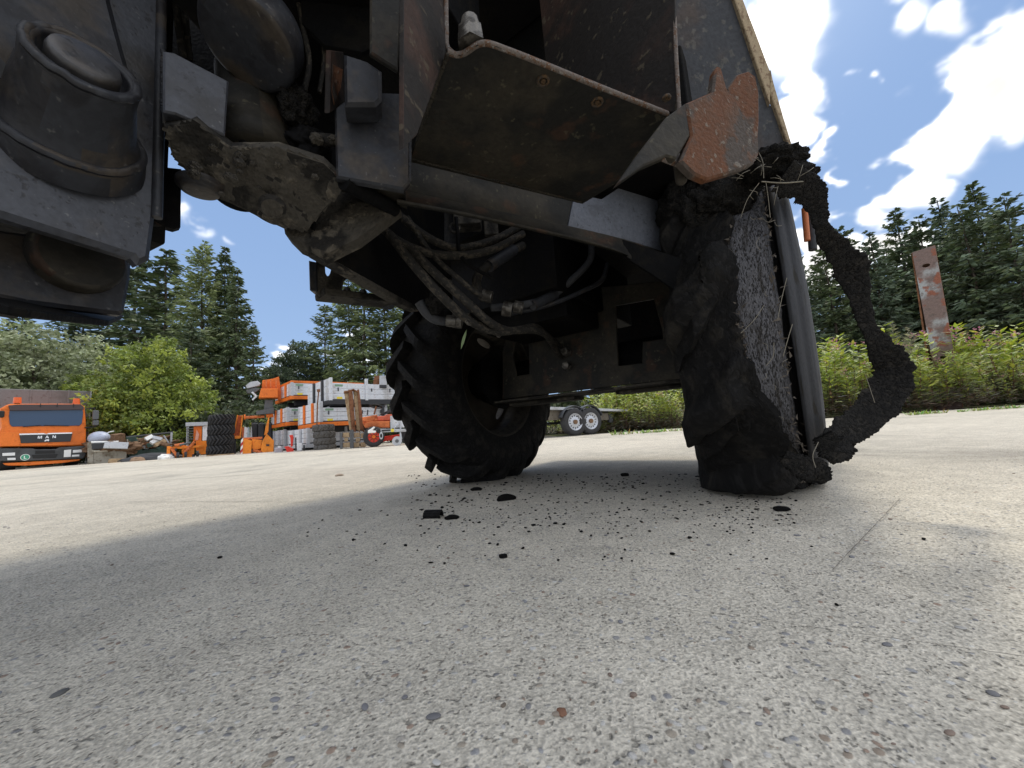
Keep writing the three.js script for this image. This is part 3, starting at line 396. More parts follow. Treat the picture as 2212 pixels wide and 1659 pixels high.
// the shredded wheel
const S2 = 1.15, C2 = AFU(.645, .1, .545);
{ const w = wheelGroup(C2); w.scale.set(1, S2, S2); const CY2 = C2.y / S2;
  const flatB = (r, th) => { const y = r * Math.cos(th) + CY2; return y < .012 ? r * (CY2 - .012) / Math.max(.05, -(r * Math.cos(th))) : r; };
  const lugs = (th, x) => { const ph = ((th * 11 / (Math.PI * 2) + (x + .02) * 3.4) % 1 + 1) % 1; return ss(.08, .2, ph) * (1 - ss(.42, .58, ph)); };
  const N = 340;
  // inner half of the tread, lugs still on it
  part('tyre', ringSurf(dense([[-.1, .25], [-.14, .26], [-.165, .32], [-.18, .4], [-.175, .45], [-.155, .485], [-.11, .5], [-.05, .508], [-.01, .512], [.014, .512], [.02, .49], [.014, .46]], 4), N, (th, i, x, r) => {
    const n = fbm3(x * 14 + 3, Math.cos(th) * 5 + 9, Math.sin(th) * 5 + 9, 5, 21) - .5, n2 = fbm3(x * 60 + 3, Math.cos(th) * 28 + 40, Math.sin(th) * 28 + 40, 3, 23) - .5;
    const t = ss(.42, .5, r) ; const L = lugs(th, x) * .06 * t * (1 - ss(-.03, .015, x)); const bulge = ss(.55, 1, -Math.cos(th)) * .03;
    const tear = (i > 28 ? (n * .06 + n2 * .03) : 0) + 0.085 * ss(-.1, .02, x) * ss(.05, .95, -Math.cos(th));
    let R = r + n * .035 * t + n2 * .012 + L; return [x - bulge * (1 - t * .5) * (x < -.1 ? 1 : .2) + n * .02 + tear + (x < -.1 ? -L * .35 : 0), flatB(R, th)]; }), M.rubber, w);
  for (let k = 0; k < 10; k++) { const st = 7, ps = [], id = []; for (let i = 0; i <= st; i++) { const t = i / st, x = mix(-.03, -.185, t), th = mix(0, .3, t), rr = .497 - .085 * Math.pow(Math.max(0, t - .5) / .5, 2) - .015, wd = mix(.03, .05, t) * (.8 + .4 * h2(k, i, 6)), hh = .05 * (.7 + .5 * h2(i, k, 7)); for (const [dw, dh] of [[-wd * 1.4, -.03], [-wd, hh], [wd, hh * .9], [wd * 1.4, -.03]]) { const an = th + dw / .5, r = flatB(rr + dh, an + k / 10 * 6.2832 + .2); ps.push(x, r * Math.cos(an), r * Math.sin(an)); } }
    for (let i = 0; i < st; i++) for (let q = 0; q < 3; q++) { const n0 = i * 4 + q; id.push(n0, n0 + 4, n0 + 1, n0 + 1, n0 + 4, n0 + 5); } id.push(0, 1, 2, 0, 2, 3); const e0 = st * 4; id.push(e0, e0 + 2, e0 + 1, e0, e0 + 3, e0 + 2);
    let lg = new THREE.BufferGeometry(); lg.setAttribute('position', new THREE.Float32BufferAttribute(ps, 3)); lg.setIndex(id); lg = lg.toNonIndexed(); lg.computeVertexNormals(); const m = part('tread_lug', boxUV(lg), M.rubber, w); m.rotation.x = k / 10 * 6.2832 + .2; }
  // bared carcass
  part('carcass_band', ringSurf(dense([[-.0, .44], [.005, .485], [.02, .488], [.06, .486], [.096, .483], [.108, .476], [.111, .45]], 5), N, (th, i, x, r) => { const n = fbm3(x * 30 + 3, Math.cos(th) * 14 + 19, Math.sin(th) * 14 + 9, 5, 41) - .5; const sag = ss(.2, 1, -Math.cos(th)) * .012; return [x + n * .008, flatB(r + n * .012 - sag, th)]; }), M.torn, w);
  // rags along the tear
  { const ps = []; const rr = rng(8); for (let k = 0; k < 900; k++) { const th = rr() * 6.283, s0 = rr() < .6 ? .016 : .107; const x = s0 + (rr() - .5) * .02 + (s0 < 0 ? .1 * .7 * ss(.05, .95, -Math.cos(th)) : 0), r = .492 + rr() * .012, L = .006 + rr() * .018, a = rr() * 6.28; const p = V(x, r * Math.cos(th), r * Math.sin(th)); if (p.y + CY2 < .03) continue; const d = V(Math.cos(a), Math.sin(a) * -Math.sin(th) + .5 * Math.cos(th), Math.sin(a) * Math.cos(th) + .5 * Math.sin(th)).normalize().multiplyScalar(L), o = V(rr() - .5, rr() - .5, rr() - .5).normalize().multiplyScalar(.004); ps.push(p.clone().add(o), p.clone().sub(o), p.clone().add(d)); }
    const g = new THREE.BufferGeometry().setFromPoints(ps); g.computeVertexNormals(); const m = part('torn_fringe', boxUV(g), new THREE.MeshStandardMaterial({ color: new THREE.Color().setRGB(.09, .075, .06), roughness: .9, side: THREE.DoubleSide }), w); m.userData.kind = 'stuff'; }
  part('bead_groove', ringSurf(dense([[.109, .476], [.113, .46], [.119, .46], [.123, .474]], 3), 160, (th, i, x, r) => [x, flatB(r, th)]), M.black, w);
  part('rim', ringSurf(dense([[.122, .46], [.125, .478], [.132, .484], [.142, .482], [.148, .475], [.158, .475], [.166, .47], [.172, .45], [.18, .36], [.14, .3], [.06, .26], [-.1, .25], [-.14, .28]], 3), 160, (th, i, x, r) => [x, flatB(r, th)]), M.flange, w);
  const dd = new THREE.CylinderGeometry(.3, .3, .014, 48); dd.rotateZ(Math.PI / 2); dd.translate(.06, 0, 0); part('wheel_disc', boxUV(dd), worn(.45, .12, .03, .6, .6, 2, 313), w);
  const ov = new THREE.CylinderGeometry(.43, .43, .008, 48, 1, false); ov.rotateZ(Math.PI / 2); ov.translate(.1, 0, 0); part('sidewall', boxUV(ov), M.rubber, w);
}
// torn strip of sidewall hanging in a loop, in the wheel's own part list
function ribbon(pts, th, seed) {       // [px, py, depth, half width px, twist]
  const c = new THREE.CatmullRomCurve3(pts.map(p => atZ(p[0], p[1], p[2]))), n = 280, m = 18, ps = [], id = [];
  for (let i = 0; i <= n; i++) { const t = i / n, k = Math.min(pts.length - 2, Math.floor(t * (pts.length - 1))), f = t * (pts.length - 1) - k, a = pts[k], b = pts[k + 1];
    const p = c.getPoint(t), tg = c.getTangent(t); const hw = mix(a[3], b[3], f) / F * mix(a[2], b[2], f), tw = mix(a[4], b[4], f); const vd = CAM.clone().sub(p).normalize();
    const s = tg.clone().cross(vd).normalize(), d = s.clone().cross(tg).normalize(); const wd = s.clone().multiplyScalar(Math.cos(tw)).addScaledVector(d, Math.sin(tw)), nd = wd.clone().cross(tg).normalize();
    for (let j = 0; j < m; j++) { const an = j / m * 6.2832, cx = Math.cos(an), sx = Math.sin(an); const e = 1.0 + .55 * (fbm(t * 46 + (cx > 0 ? 50 : 0), seed, 5, seed) - .5) + .12 * (h2(i, cx > 0 ? 1 : 0, seed) - .5); const nn = fbm3(p.x * 95 + cx * 4, p.y * 95, p.z * 95 + sx, 4, seed) - .5; ps.push(p.clone().addScaledVector(wd, cx * hw * e).addScaledVector(nd, Math.sign(sx) * Math.pow(Math.abs(sx), .5) * th * (1 + nn * 1.3))); } }
  for (let i = 0; i < n; i++) for (let j = 0; j < m; j++) { const a = i * m + j, b = i * m + (j + 1) % m; id.push(a, b, a + m, b, b + m, a + m); }
  const g = new THREE.BufferGeometry().setFromPoints(ps); g.setIndex(id); g.computeVertexNormals(); return boxUV(g);
}
lp('torn_strip', ribbon([[1690, 380, .95, 33, .2], [1745, 410, .96, 31, .2], [1765, 445, .97, 23, .1], [1775, 490, .98, 14, .1], [1805, 535, 1.0, 25, .1], [1838, 581, 1.01, 33, .1], [1856, 640, 1.02, 20, .3], [1878, 708, 1.03, 15, .5], [1905, 755, 1.035, 25, .2], [1928, 795, 1.04, 34, .0], [1915, 850, 1.03, 34, .0], [1870, 900, 1.02, 33, .0], [1825, 935, 1.0, 31, .0], [1775, 965, .98, 21, .1]], .0042, 3), M.ribbon);
lp('torn_strip', ribbon([[1778, 940, .97, 20, .1], [1800, 968, .97, 30, .2], [1820, 955, 1.0, 26, .3], [1842, 948, 1.0, 10, .2]], .006, 7), M.ribbon);
lp('torn_strip', ribbon([[1690, 985, .93, 14, 0], [1735, 1010, .93, 24, .1], [1768, 1022, .94, 26, .1], [1782, 1040, .94, 12, .1]], .007, 9), M.ribbon);
for (const q of [[atZ(1668, 358, 1.03), .08, .035, .07, .4, 81, 12], [atZ(1560, 425, 1.14), .11, .07, .07, .35, 82, 10], [atZ(1718, 385, 1.02), .045, .04, .05, .4, 83, 12], [atZ(1480, 460, 1.2), .08, .1, .08, .4, 84, 10]]) lp('rubber_clump', lump(...q), M.ribbon);
{ const p = onP(1748, 490, { p: atZ(1748, 490, 1.05), n: V(0, 0, 1) }); lp('rim_edge', [bar(atZ(1738, 450, 1.07), atZ(1744, 520, 1.07), .008, 10)], flat(.55, .16, .05, .6)); lp('rim_edge', [bar(atZ(1752, 455, 1.08), atZ(1756, 540, 1.08), .011, 10)], M.flange); }
// ---------------------------------------------------------------- ground
const soil = layered(512, [.11, .095, .06], [[[.06, .085, .025], 6, .4, .6, .8, .3]], .02, .95, .4, 401);
{ const g = new THREE.PlaneGeometry(900, 900, 8, 8); g.rotateX(-Math.PI / 2); const uv = g.attributes.uv; for (let i = 0; i < uv.count; i++) uv.setXY(i, uv.getX(i) * 900, uv.getY(i) * 900); g.translate(0, -.03, 0); const m = part('ground', g, soil, scene); tag(m, 'soil and grass beyond the concrete yard', null, null, 'structure'); m.castShadow = false; }
{ // weathered concrete with exposed aggregate, 1.6 m tile
  const n = 2048, tile = 1.6, col = new Float32Array(n * n * 3), hgt = new Float32Array(n * n), r = rng(77);
  for (let j = 0; j < n; j++) for (let i = 0; i < n; i++) { const u = i / n, v = j / n, k = j * n + i; const a = fbm(u * 24, v * 24, 4, 3, 24), b = fbm(u * 520, v * 520, 2, 9, 520), s = h2(i >> 1, j >> 1, 5); let L = .5 + (a - .5) * .18 + (b - .5) * .42 + (s - .5) * .16; const pit = ss(.72, .8, fbm(u * 360, v * 360, 2, 15, 360)); L *= 1 - .5 * pit; col[k * 3] = L * 1.055; col[k * 3 + 1] = L * .97; col[k * 3 + 2] = L * .81; hgt[k] = .5 + (b - .5) * .5 + (a - .5) * .2 - pit * .3; }
  const tones = [[.46, .45, .42], [.52, .5, .47], [.58, .57, .54], [.24, .24, .25], [.3, .3, .31], [.33, .28, .22], [.26, .2, .15], [.38, .36, .33], [.19, .19, .2], [.36, .33, .29], [.28, .19, .14], [.22, .22, .23]];
  const dot = (cx, cy, ra, rb, an, c, up) => { const R = Math.ceil(Math.max(ra, rb)), ca = Math.cos(an), sa = Math.sin(an); for (let y = -R; y <= R; y++) for (let x = -R; x <= R; x++) { const p = (x * ca + y * sa) / ra, q = (-x * sa + y * ca) / rb, d = p * p + q * q + (h2(x + cx, y + cy, 4) - .5) * .3; if (d < 1) { const k = ((((cy + y) % n) + n) % n) * n + ((((cx + x) % n) + n) % n), f = clamp((1 - d) * 3) * .85, g = .85 + .3 * h2(cx + x, cy + y, 8); for (let e = 0; e < 3; e++) col[k * 3 + e] = mix(col[k * 3 + e], c[e] * g, f); hgt[k] = mix(hgt[k], .55 + up * Math.sqrt(1 - Math.min(1, d)), f); } } };
  for (let i = 0; i < 16000; i++) { const big = Math.pow(r(), 5), ra = 1.1 + big * 5.5, c = tones[Math.floor(r() * tones.length)]; dot(Math.floor(r() * n), Math.floor(r() * n), ra, ra * (.5 + .5 * r()), r() * 3.14, c, .1 + .25 * big); }
  const cd = new Uint8Array(n * n * 4), hd = new Uint8Array(n * n * 4); for (let k = 0; k < n * n; k++) { cd[k * 4] = enc(col[k * 3]); cd[k * 4 + 1] = enc(col[k * 3 + 1]); cd[k * 4 + 2] = enc(col[k * 3 + 2]); cd[k * 4 + 3] = 255; hd[k * 4] = hd[k * 4 + 1] = hd[k * 4 + 2] = Math.round(clamp(hgt[k]) * 255); hd[k * 4 + 3] = 255; }
  const map = new THREE.DataTexture(cd, n, n); map.colorSpace = THREE.SRGBColorSpace; fin(map); map.anisotropy = 8; const bump = new THREE.DataTexture(hd, n, n); fin(bump);
  const mat = new THREE.MeshStandardMaterial({ map, bumpMap: bump, bumpScale: .004, roughness: .92, vertexColors: true });
  // yard: fine rows near the lens, coarse ones far off; wide stains and the trowel's waves in the vertices
  const xs = [], zs = []; for (let t = -1; t <= 1.0001; t += 1 / 120) xs.push(Math.sign(t) * (Math.abs(t) * 3 + Math.pow(Math.abs(t), 4) * 41)); for (let t = 0; t <= 1.0001; t += 1 / 200) zs.push(8 - (t * 12 + Math.pow(t, 3) * 22));
  const ps = [], uv = [], cl = [], id = []; const far = x => x > 1 ? -9.3 - .06 * (x - 1) * 0 : x > -1 ? mix(-24, -9.3, (x + 1) / 2) : -24;
  for (const z of zs) for (const x of xs) { const zz = Math.max(z, far(x)); const y = .0035 * (fbm(x * 2.1 + 40, zz * 2.1 + 40, 3, 51) - .5); ps.push(x, y, zz); const ca = Math.cos(.21), sa = Math.sin(.21), X = x * ca + zz * sa, Z = -x * sa + zz * ca; uv.push(X / tile, Z / tile); const st = .82 + .36 * fbm(x * .9 + 30, zz * .9 + 30, 5, 61) - .24 * ss(.6, .8, fbm(x * 3 + 10, zz * 1.2 + 30, 4, 65)); const w = .03 * (fbm(x * .3 + 9, zz * .3 + 5, 2, 71) - .5); cl.push(st + w, st, st - w); }
  const nx = xs.length; for (let j = 0; j < zs.length - 1; j++) for (let i = 0; i < nx - 1; i++) { const a = j * nx + i; id.push(a, a + 1, a + nx, a + 1, a + nx + 1, a + nx); }
  const g = new THREE.BufferGeometry(); g.setAttribute('position', new THREE.Float32BufferAttribute(ps, 3)); g.setAttribute('uv', new THREE.Float32BufferAttribute(uv, 2)); g.setAttribute('color', new THREE.Float32BufferAttribute(cl, 3)); g.setIndex(id); g.computeVertexNormals();
  const yard = part('concrete_yard', g, mat, scene); tag(yard, 'pale weathered concrete yard with exposed pebbles', null, null, 'structure'); yard.castShadow = false;
  // joints between the cast bays
  const joint = (x0, z0, x1, z1, w) => { const n2 = 60, p = [], ii = []; const d = V(x1 - x0, 0, z1 - z0), L = d.length(), s = V(-d.z, 0, d.x).normalize(); for (let i = 0; i <= n2; i++) { const t = i / n2, o = (fbm(t * 40, z0, 3, 9) - .5) * w * 3, ww = w * (.4 + 1.2 * vn(t * 60, x0, 4)); for (const k of [-1, 1]) p.push(x0 + d.x * t + s.x * (o + k * ww), .0045, z0 + d.z * t + s.z * (o + k * ww)); } for (let i = 0; i < n2; i++) { const a = i * 2; ii.push(a, a + 1, a + 2, a + 1, a + 3, a + 2); } const q = new THREE.BufferGeometry(); q.setAttribute('position', new THREE.Float32BufferAttribute(p, 3)); q.setIndex(ii); q.computeVertexNormals(); return q; };
  const js0 = []; js0.push(joint(.1, -.62, .62, -.36, .0005), joint(1.3, -2.6, 4.5, -2.1, .0012), joint(-6, -3.2, -1.6, -2.5, .0012), joint(2.2, -3.2, 6, -5.5, .0015));
  const jm = new THREE.MeshStandardMaterial({ color: new THREE.Color().setRGB(.2, .18, .15), roughness: 1, side: THREE.DoubleSide });
  const js = js0.concat([joint(-40, -7.4, 40, -7.4, .012), joint(-40, -4.2, -.6, -3.6, .006), joint(-30, -11.5, 0, -10.8, .012), joint(1.05, -1.1, .5, -.66, .0007), joint(-2.2, -2.2, -.9, -1.75, .002)]);
  js.forEach(q => { const m = part('slab_joint', q, jm, yard); });
}
{ // pebbles standing a hair proud of the worn surface near the lens
  const r = rng(5), base = mergeVertices(new THREE.IcosahedronGeometry(1, 1)), N = 1300, im = new THREE.InstancedMesh(base, new THREE.MeshStandardMaterial({ roughness: .8 }), N), m = new THREE.Matrix4(), q = new THREE.Quaternion(), c = new THREE.Color();
  const tones = [[.42, .4, .38], [.5, .49, .46], [.17, .17, .18], [.24, .24, .25], [.3, .25, .2], [.2, .2, .21], [.2, .15, .12], [.33, .32, .3]];
  for (let i = 0; i < N; i++) { const z = -.2 - 1.7 * Math.pow(r(), 1.5), x = (r() * 2 - 1) * (.45 - z * 1.45), s = .001 + .0034 * Math.pow(r(), 5); q.setFromAxisAngle(UP, r() * 6.28); m.compose(V(x, .0008, z), q, V(s * (1 + .8 * r()), s * .42, s)); im.setMatrixAt(i, m); const t = tones[Math.floor(r() * tones.length)], k = .8 + .4 * r(); im.setColorAt(i, c.setRGB(t[0] * k, t[1] * k, t[2] * k)); }
  im.name = 'exposed_pebbles'; shadow(im); scene.add(im); tag(im, 'small rounded pebbles bedded in the worn concrete', 'pebbles', null, 'stuff'); }
{ // shreds of rubber under the wheel
  const r = rng(9), mat = M.rubber; const shard = s => { const g = mergeVertices(new THREE.IcosahedronGeometry(1, 2).deleteAttribute('normal').deleteAttribute('uv')); const p = g.attributes.position; for (let i = 0; i < p.count; i++) { const k = .55 + .9 * fbm3(p.getX(i) * 1.3 + s, p.getY(i) * 1.3 + 4, p.getZ(i) * 1.3 + 7, 3, s); p.setXYZ(i, p.getX(i) * k, p.getY(i) * k, p.getZ(i) * k); } g.computeVertexNormals(); return boxUV(g); };
  const gs = [1, 2, 3, 4].map(shard);
  const place = (px, py, wpx, asp, gi) => { const p = onY(px, py, 0), s = wpx / 2 / F * -p.z; const m = shadow(new THREE.Mesh(gs[gi], mat)); m.name = numbered('rubber_crumb'); m.position.set(p.x, s * .42, p.z); m.rotation.y = r() * 6; m.scale.set(s, s * .5, s * asp); scene.add(m); tag(m, 'black crumb of torn rubber scattered on the concrete below the loader', 'rubber crumb', 'rubber crumbs strewn under the axle'); return m; };
  const named = (px, py, w, asp, gi, label) => { const m = place(px, py, w, asp, gi); m.name = numbered('rubber_chunk'); m.rotation.y = (gi - 1.5) * .2; m.scale.y *= .85; m.position.y *= .6; delete m.userData.group; tag(m, label, 'rubber chunk'); return m; };
  { const p = onY(936, 1118, 0); const g = []; const len = .055, st = []; for (let i = 0; i <= 20; i++) { const a = mix(-.2, 3.5, i / 20), rr = .0155 + .002 * vn(i * .7, 2, 3); st.push([Math.cos(a) * rr, Math.sin(a) * rr]); }
    const s = new THREE.Shape(); st.forEach(([x, y], i) => i ? s.lineTo(x, y) : s.moveTo(x, y)); st.slice().reverse().forEach(([x, y]) => s.lineTo(x * .72, y * .72)); const e = new THREE.ExtrudeGeometry(s, { depth: len, bevelEnabled: true, bevelSize: .001, bevelThickness: .001, bevelSegments: 1 }); e.translate(0, .004, -len / 2); e.rotateY(1.35); const m = part('rubber_chunk', [boxUV(e)], M.rubber, scene); m.name = numbered('rubber_chunk'); m.position.set(p.x, .002, p.z); tag(m, 'curled black piece of tyre rubber, largest on the bare concrete', 'rubber chunk'); }
  named(1350, 1029, 20, .4, 1, 'ragged rubber scrap nearest the far wheel on sunlit concrete'); named(975, 1122, 30, .35, 2, 'thin flat rubber sliver beside the curled tyre piece'); named(1092, 1082, 40, .2, 3, 'long thin rubber shred midway below the axle'); named(1690, 1104, 30, .4, 0, 'bent rubber strip in front of the shredded wheel'); named(1087, 1204, 20, .7, 1, 'pair-sized black rubber lump nearest the foreground'); named(1028, 1060, 24, .3, 2, 'narrow rubber shred behind the curled tyre piece');
  const pts = []; for (let i = 0; i < 330; i++) { const t = r(), px = mix(900, 1730, r()), py = 1030 + 120 * Math.pow(r(), 1.2) + (px < 1000 ? 40 : 0) * r(); pts.push([px, py, 2.4 + 5 * Math.pow(r(), 3)]); } for (let i = 0; i < 60; i++) pts.push([mix(640, 1760, r()), mix(1100, 1220, r()), 3 + 5 * r() * r()]);
  for (const [x, y] of [[474, 1206], [1490, 1163], [1453, 1198], [1130, 1186], [876, 1180], [763, 1168], [1996, 1166], [1075, 1178], [1808, 1308], [955, 1098], [1200, 1132], [1152, 1136]]) pts.push([x, y, 9]);
  pts.sort((a, b) => b[2] - a[2]); pts.slice(0, 90).forEach(p => place(p[0], p[1], p[2], .5 + .6 * r(), Math.floor(r() * 4)));
  const rest = pts.slice(90), extra = []; for (let i = 0; i < 500; i++) extra.push([mix(880, 1720, r()), 1025 + 110 * Math.pow(r(), 1.4), 1.5 + 2 * r()]);
  const all = rest.concat(extra), im = new THREE.InstancedMesh(gs[0], mat, all.length), m4 = new THREE.Matrix4(), q = new THREE.Quaternion(); all.forEach(([px, py, w], i) => { const p = onY(px, py, 0), s = w / 2 / F * -p.z; q.setFromAxisAngle(UP, r() * 6); m4.compose(V(p.x, s * .35, p.z), q, V(s * (1 + r()), s * .7, s)); im.setMatrixAt(i, m4); }); im.name = 'rubber_grit'; shadow(im); scene.add(im); tag(im, 'fine black rubber grit sprinkled over the concrete below the axle', 'rubber grit', null, 'stuff');
  // a few loose stones
  for (const [px, py, w, c, label] of [[732, 1028, 16, [.4, .32, .25], 'brown pebble lying alone on sunlit concrete left of the far wheel'], [1213, 1540, 22, [.2, .1, .06], 'reddish flat stone bedded in the foreground concrete'], [1088, 1524, 12, [.16, .13, .1], 'dark brown pebble close by the reddish stone'], [1245, 1087, 10, [.33, .3, .26], 'round grey pebble among the rubber crumbs'], [1250, 1104, 9, [.3, .28, .22], 'second grey pebble just in front of the round one'], [130, 1500, 26, [.1, .1, .1], 'dark grey pebble at the far left of the foreground']]) { const p = onY(px, py, 0), s = w / 2 / F * -p.z; const m = shadow(new THREE.Mesh(gs[2], flat(...c, .85))); m.name = numbered('pebble'); m.position.set(p.x, s * .15, p.z); m.rotation.y = r() * 6; m.scale.set(s, s * .5, s * .8); scene.add(m); tag(m, label, 'pebble'); }
}
{ // willow leaf caught on a fitting; dry stalks on the torn tyre
  const s = new THREE.Shape(); s.moveTo(0, 0); s.quadraticCurveTo(.008, -.03, .001, -.062); s.quadraticCurveTo(-.009, -.03, 0, 0); const g = new THREE.ExtrudeGeometry(s, { depth: .0006, bevelEnabled: false }); const p = atZ(1008, 712, 1.12); g.rotateZ(-.35); const m = part('leaf', boxUV(g), new THREE.MeshPhysicalMaterial({ color: new THREE.Color().setRGB(.22, .3, .14), transmission: .3, roughness: .8, thickness: 0 }), scene); m.name = numbered('leaf'); m.position.copy(p); tag(m, 'narrow pale green leaf hanging below the hoses', 'leaf');
  const r = rng(12), st = [], mat = flat(.2, .18, .14, .8); const add = (pts, rad) => st.push(tube(pts.map(q => atZ(...q)), rad, 14, 5));
  add([[1645, 392, .92], [1690, 395, .92], [1735, 392, .92]], .0016); add([[1640, 395, .92], [1615, 430, .92], [1600, 470, .93]], .0008); add([[1650, 385, .92], [1648, 350, .92], [1640, 330, .93]], .0008); add([[1655, 395, .92], [1660, 430, .92], [1664, 470, .93]], .0008);
  add([[1712, 700, .93], [1700, 740, .93], [1692, 770, .94]], .0009); add([[1650, 660, .94], [1630, 690, .94], [1600, 720, .95]], .0008); add([[1700, 600, .93], [1690, 640, .93], [1680, 690, .93]], .0008); add([[1655, 790, .94], [1670, 770, .93], [1672, 740, .93]], .0008); add([[1890, 930 - 60, 1.0], [1880, 840, 1.0], [1870, 810, 1.0]], .0008); add([[1762, 1010, .92], [1756, 985, .92], [1768, 955, .92]], .0009);
  for (let i = 0; i < 18; i++) { const x = mix(1600, 1735, r()), y = mix(335, 420, r()), a = r() * 6.28, L = 12 + 26 * r(); add([[x, y, .915], [x + Math.cos(a) * L * .6 + 5 * r(), y + Math.sin(a) * L * .5, .905], [x + Math.cos(a) * L, y + Math.sin(a) * L + 6 * r(), .92]], .0006); }
  for (let i = 0; i < 12; i++) { const x = mix(1622, 1700, r()), y = mix(430, 960, r()), a = r() * 6.28, L = 10 + 20 * r(), xx = x + (y - 430) * .05; add([[xx, y, .935], [xx + Math.cos(a) * L * .6, y + Math.sin(a) * L * .5, .925], [xx + Math.cos(a + .5) * L, y + Math.sin(a + .5) * L, .935]], .0005); }
  const mm = part('dry_grass', st, mat, scene); tag(mm, 'dry straw and root threads clinging to the shredded tyre', 'dry grass', null, 'stuff');
}
// ---------------------------------------------------------------- things parked along the yard
const P = { orange: worn(.85, .2, .025, .45, .35, .6, 501), orangeDull: worn(.72, .2, .06, .6, .6, .6, 502), brightOrange: worn(.95, .3, .03, .5, .35, .8, 503), white: worn(.8, .81, .83, .5, .25, .5, 504), alu: worn(.7, .73, .77, .45, .2, .5, 505), galv: worn(.5, .52, .55, .5, .3, 1, 506), dark: flat(.03, .032, .036, .6), grey: worn(.12, .125, .13, .6, .3, 1, 507), tarp: worn(.2, .195, .195, .8, .2, .3, 508), tyre: worn(.045, .045, .047, .85, .3, 2, 509), tyreGrey: worn(.11, .105, .1, .9, .5, 2, 510), rust: worn(.22, .1, .05, .85, .8, 1.5, 511), wood: worn(.45, .33, .2, .85, .6, 2, 512), concreteSkip: worn(.34, .32, .27, .85, .7, .8, 513), green: worn(.045, .09, .075, .6, .5, .8, 514), red: worn(.75, .05, .03, .45, .3, 2, 515), glass: new THREE.MeshPhysicalMaterial({ color: new THREE.Color().setRGB(.03, .065, .13), roughness: .12, specularIntensity: .8 }), chrome: flat(.75, .76, .78, .18, { metalness: .9 }), lens: flat(.75, .76, .76, .15), amber: flat(.75, .12, .015, .3), black: flat(.012, .012, .013, .7), greenSign: flat(.05, .3, .18, .5), whiteFlat: flat(.8, .8, .78, .6), yellow: flat(.75, .6, .05, .6), brown: worn(.2, .12, .07, .9, .6, 2, 516) };
function face(name, label, cat, px, z, turn = 0, group) {          // a thing that looks back at the yard's viewer; L() turns sheet points into its own x, y
  const p = spot(px, z), th = Math.atan2(-p.x, -p.z) + turn, o = thing(name, label, cat, p, th, group);
  const n = V(Math.sin(th), 0, Math.cos(th)), rt = V(Math.cos(th), 0, -Math.sin(th));
  o.L = (x, y, off = 0) => { const q = onP(x, y, { p: p.clone().addScaledVector(n, off), n }); return [q.clone().sub(p).dot(rt), q.y]; };
  o.R = (x0, y0, x1, y1, zc = 0, d = .1, r = .01) => { const a = o.L((x0 + x1) / 2, y0, zc), b = o.L((x0 + x1) / 2, y1, zc), c = o.L(x0, (y0 + y1) / 2, zc), e = o.L(x1, (y0 + y1) / 2, zc); return bx(e[0] - c[0], a[1] - b[1], d, (c[0] + e[0]) / 2, (a[1] + b[1]) / 2, zc - d / 2, 0, 0, 0, r); };
  o.S = (pts, d, zc = 0, bevel = .01) => { const s = new THREE.Shape(pts.map(q => new THREE.Vector2(...o.L(q[0], q[1], zc)))); const g = new THREE.ExtrudeGeometry(s, { depth: d, bevelEnabled: bevel > 0, bevelSize: bevel, bevelThickness: bevel, bevelOffset: -bevel, bevelSegments: 2 }); g.translate(0, 0, zc - d - bevel); return boxUV(g); };
  o.B = (a, b, r) => bar(V(...o.L(a[0], a[1], a[2] || 0), a[2] || 0), V(...o.L(b[0], b[1], b[2] || 0), b[2] || 0), r);
  return o;
}
const font = await new FontLoader().loadAsync('fonts/droid/droid_sans_bold.typeface.json');
const text = (s, h, x, y, z, sx = 1) => { const g = new TextGeometry(s, { font, size: h, depth: .012, curveSegments: 4, bevelEnabled: false }); g.computeBoundingBox(); const b = g.boundingBox; g.translate(-(b.min.x + b.max.x) / 2, -(b.min.y + b.max.y) / 2, 0); g.scale(sx, 1, 1); g.translate(x, y, z); return g; };
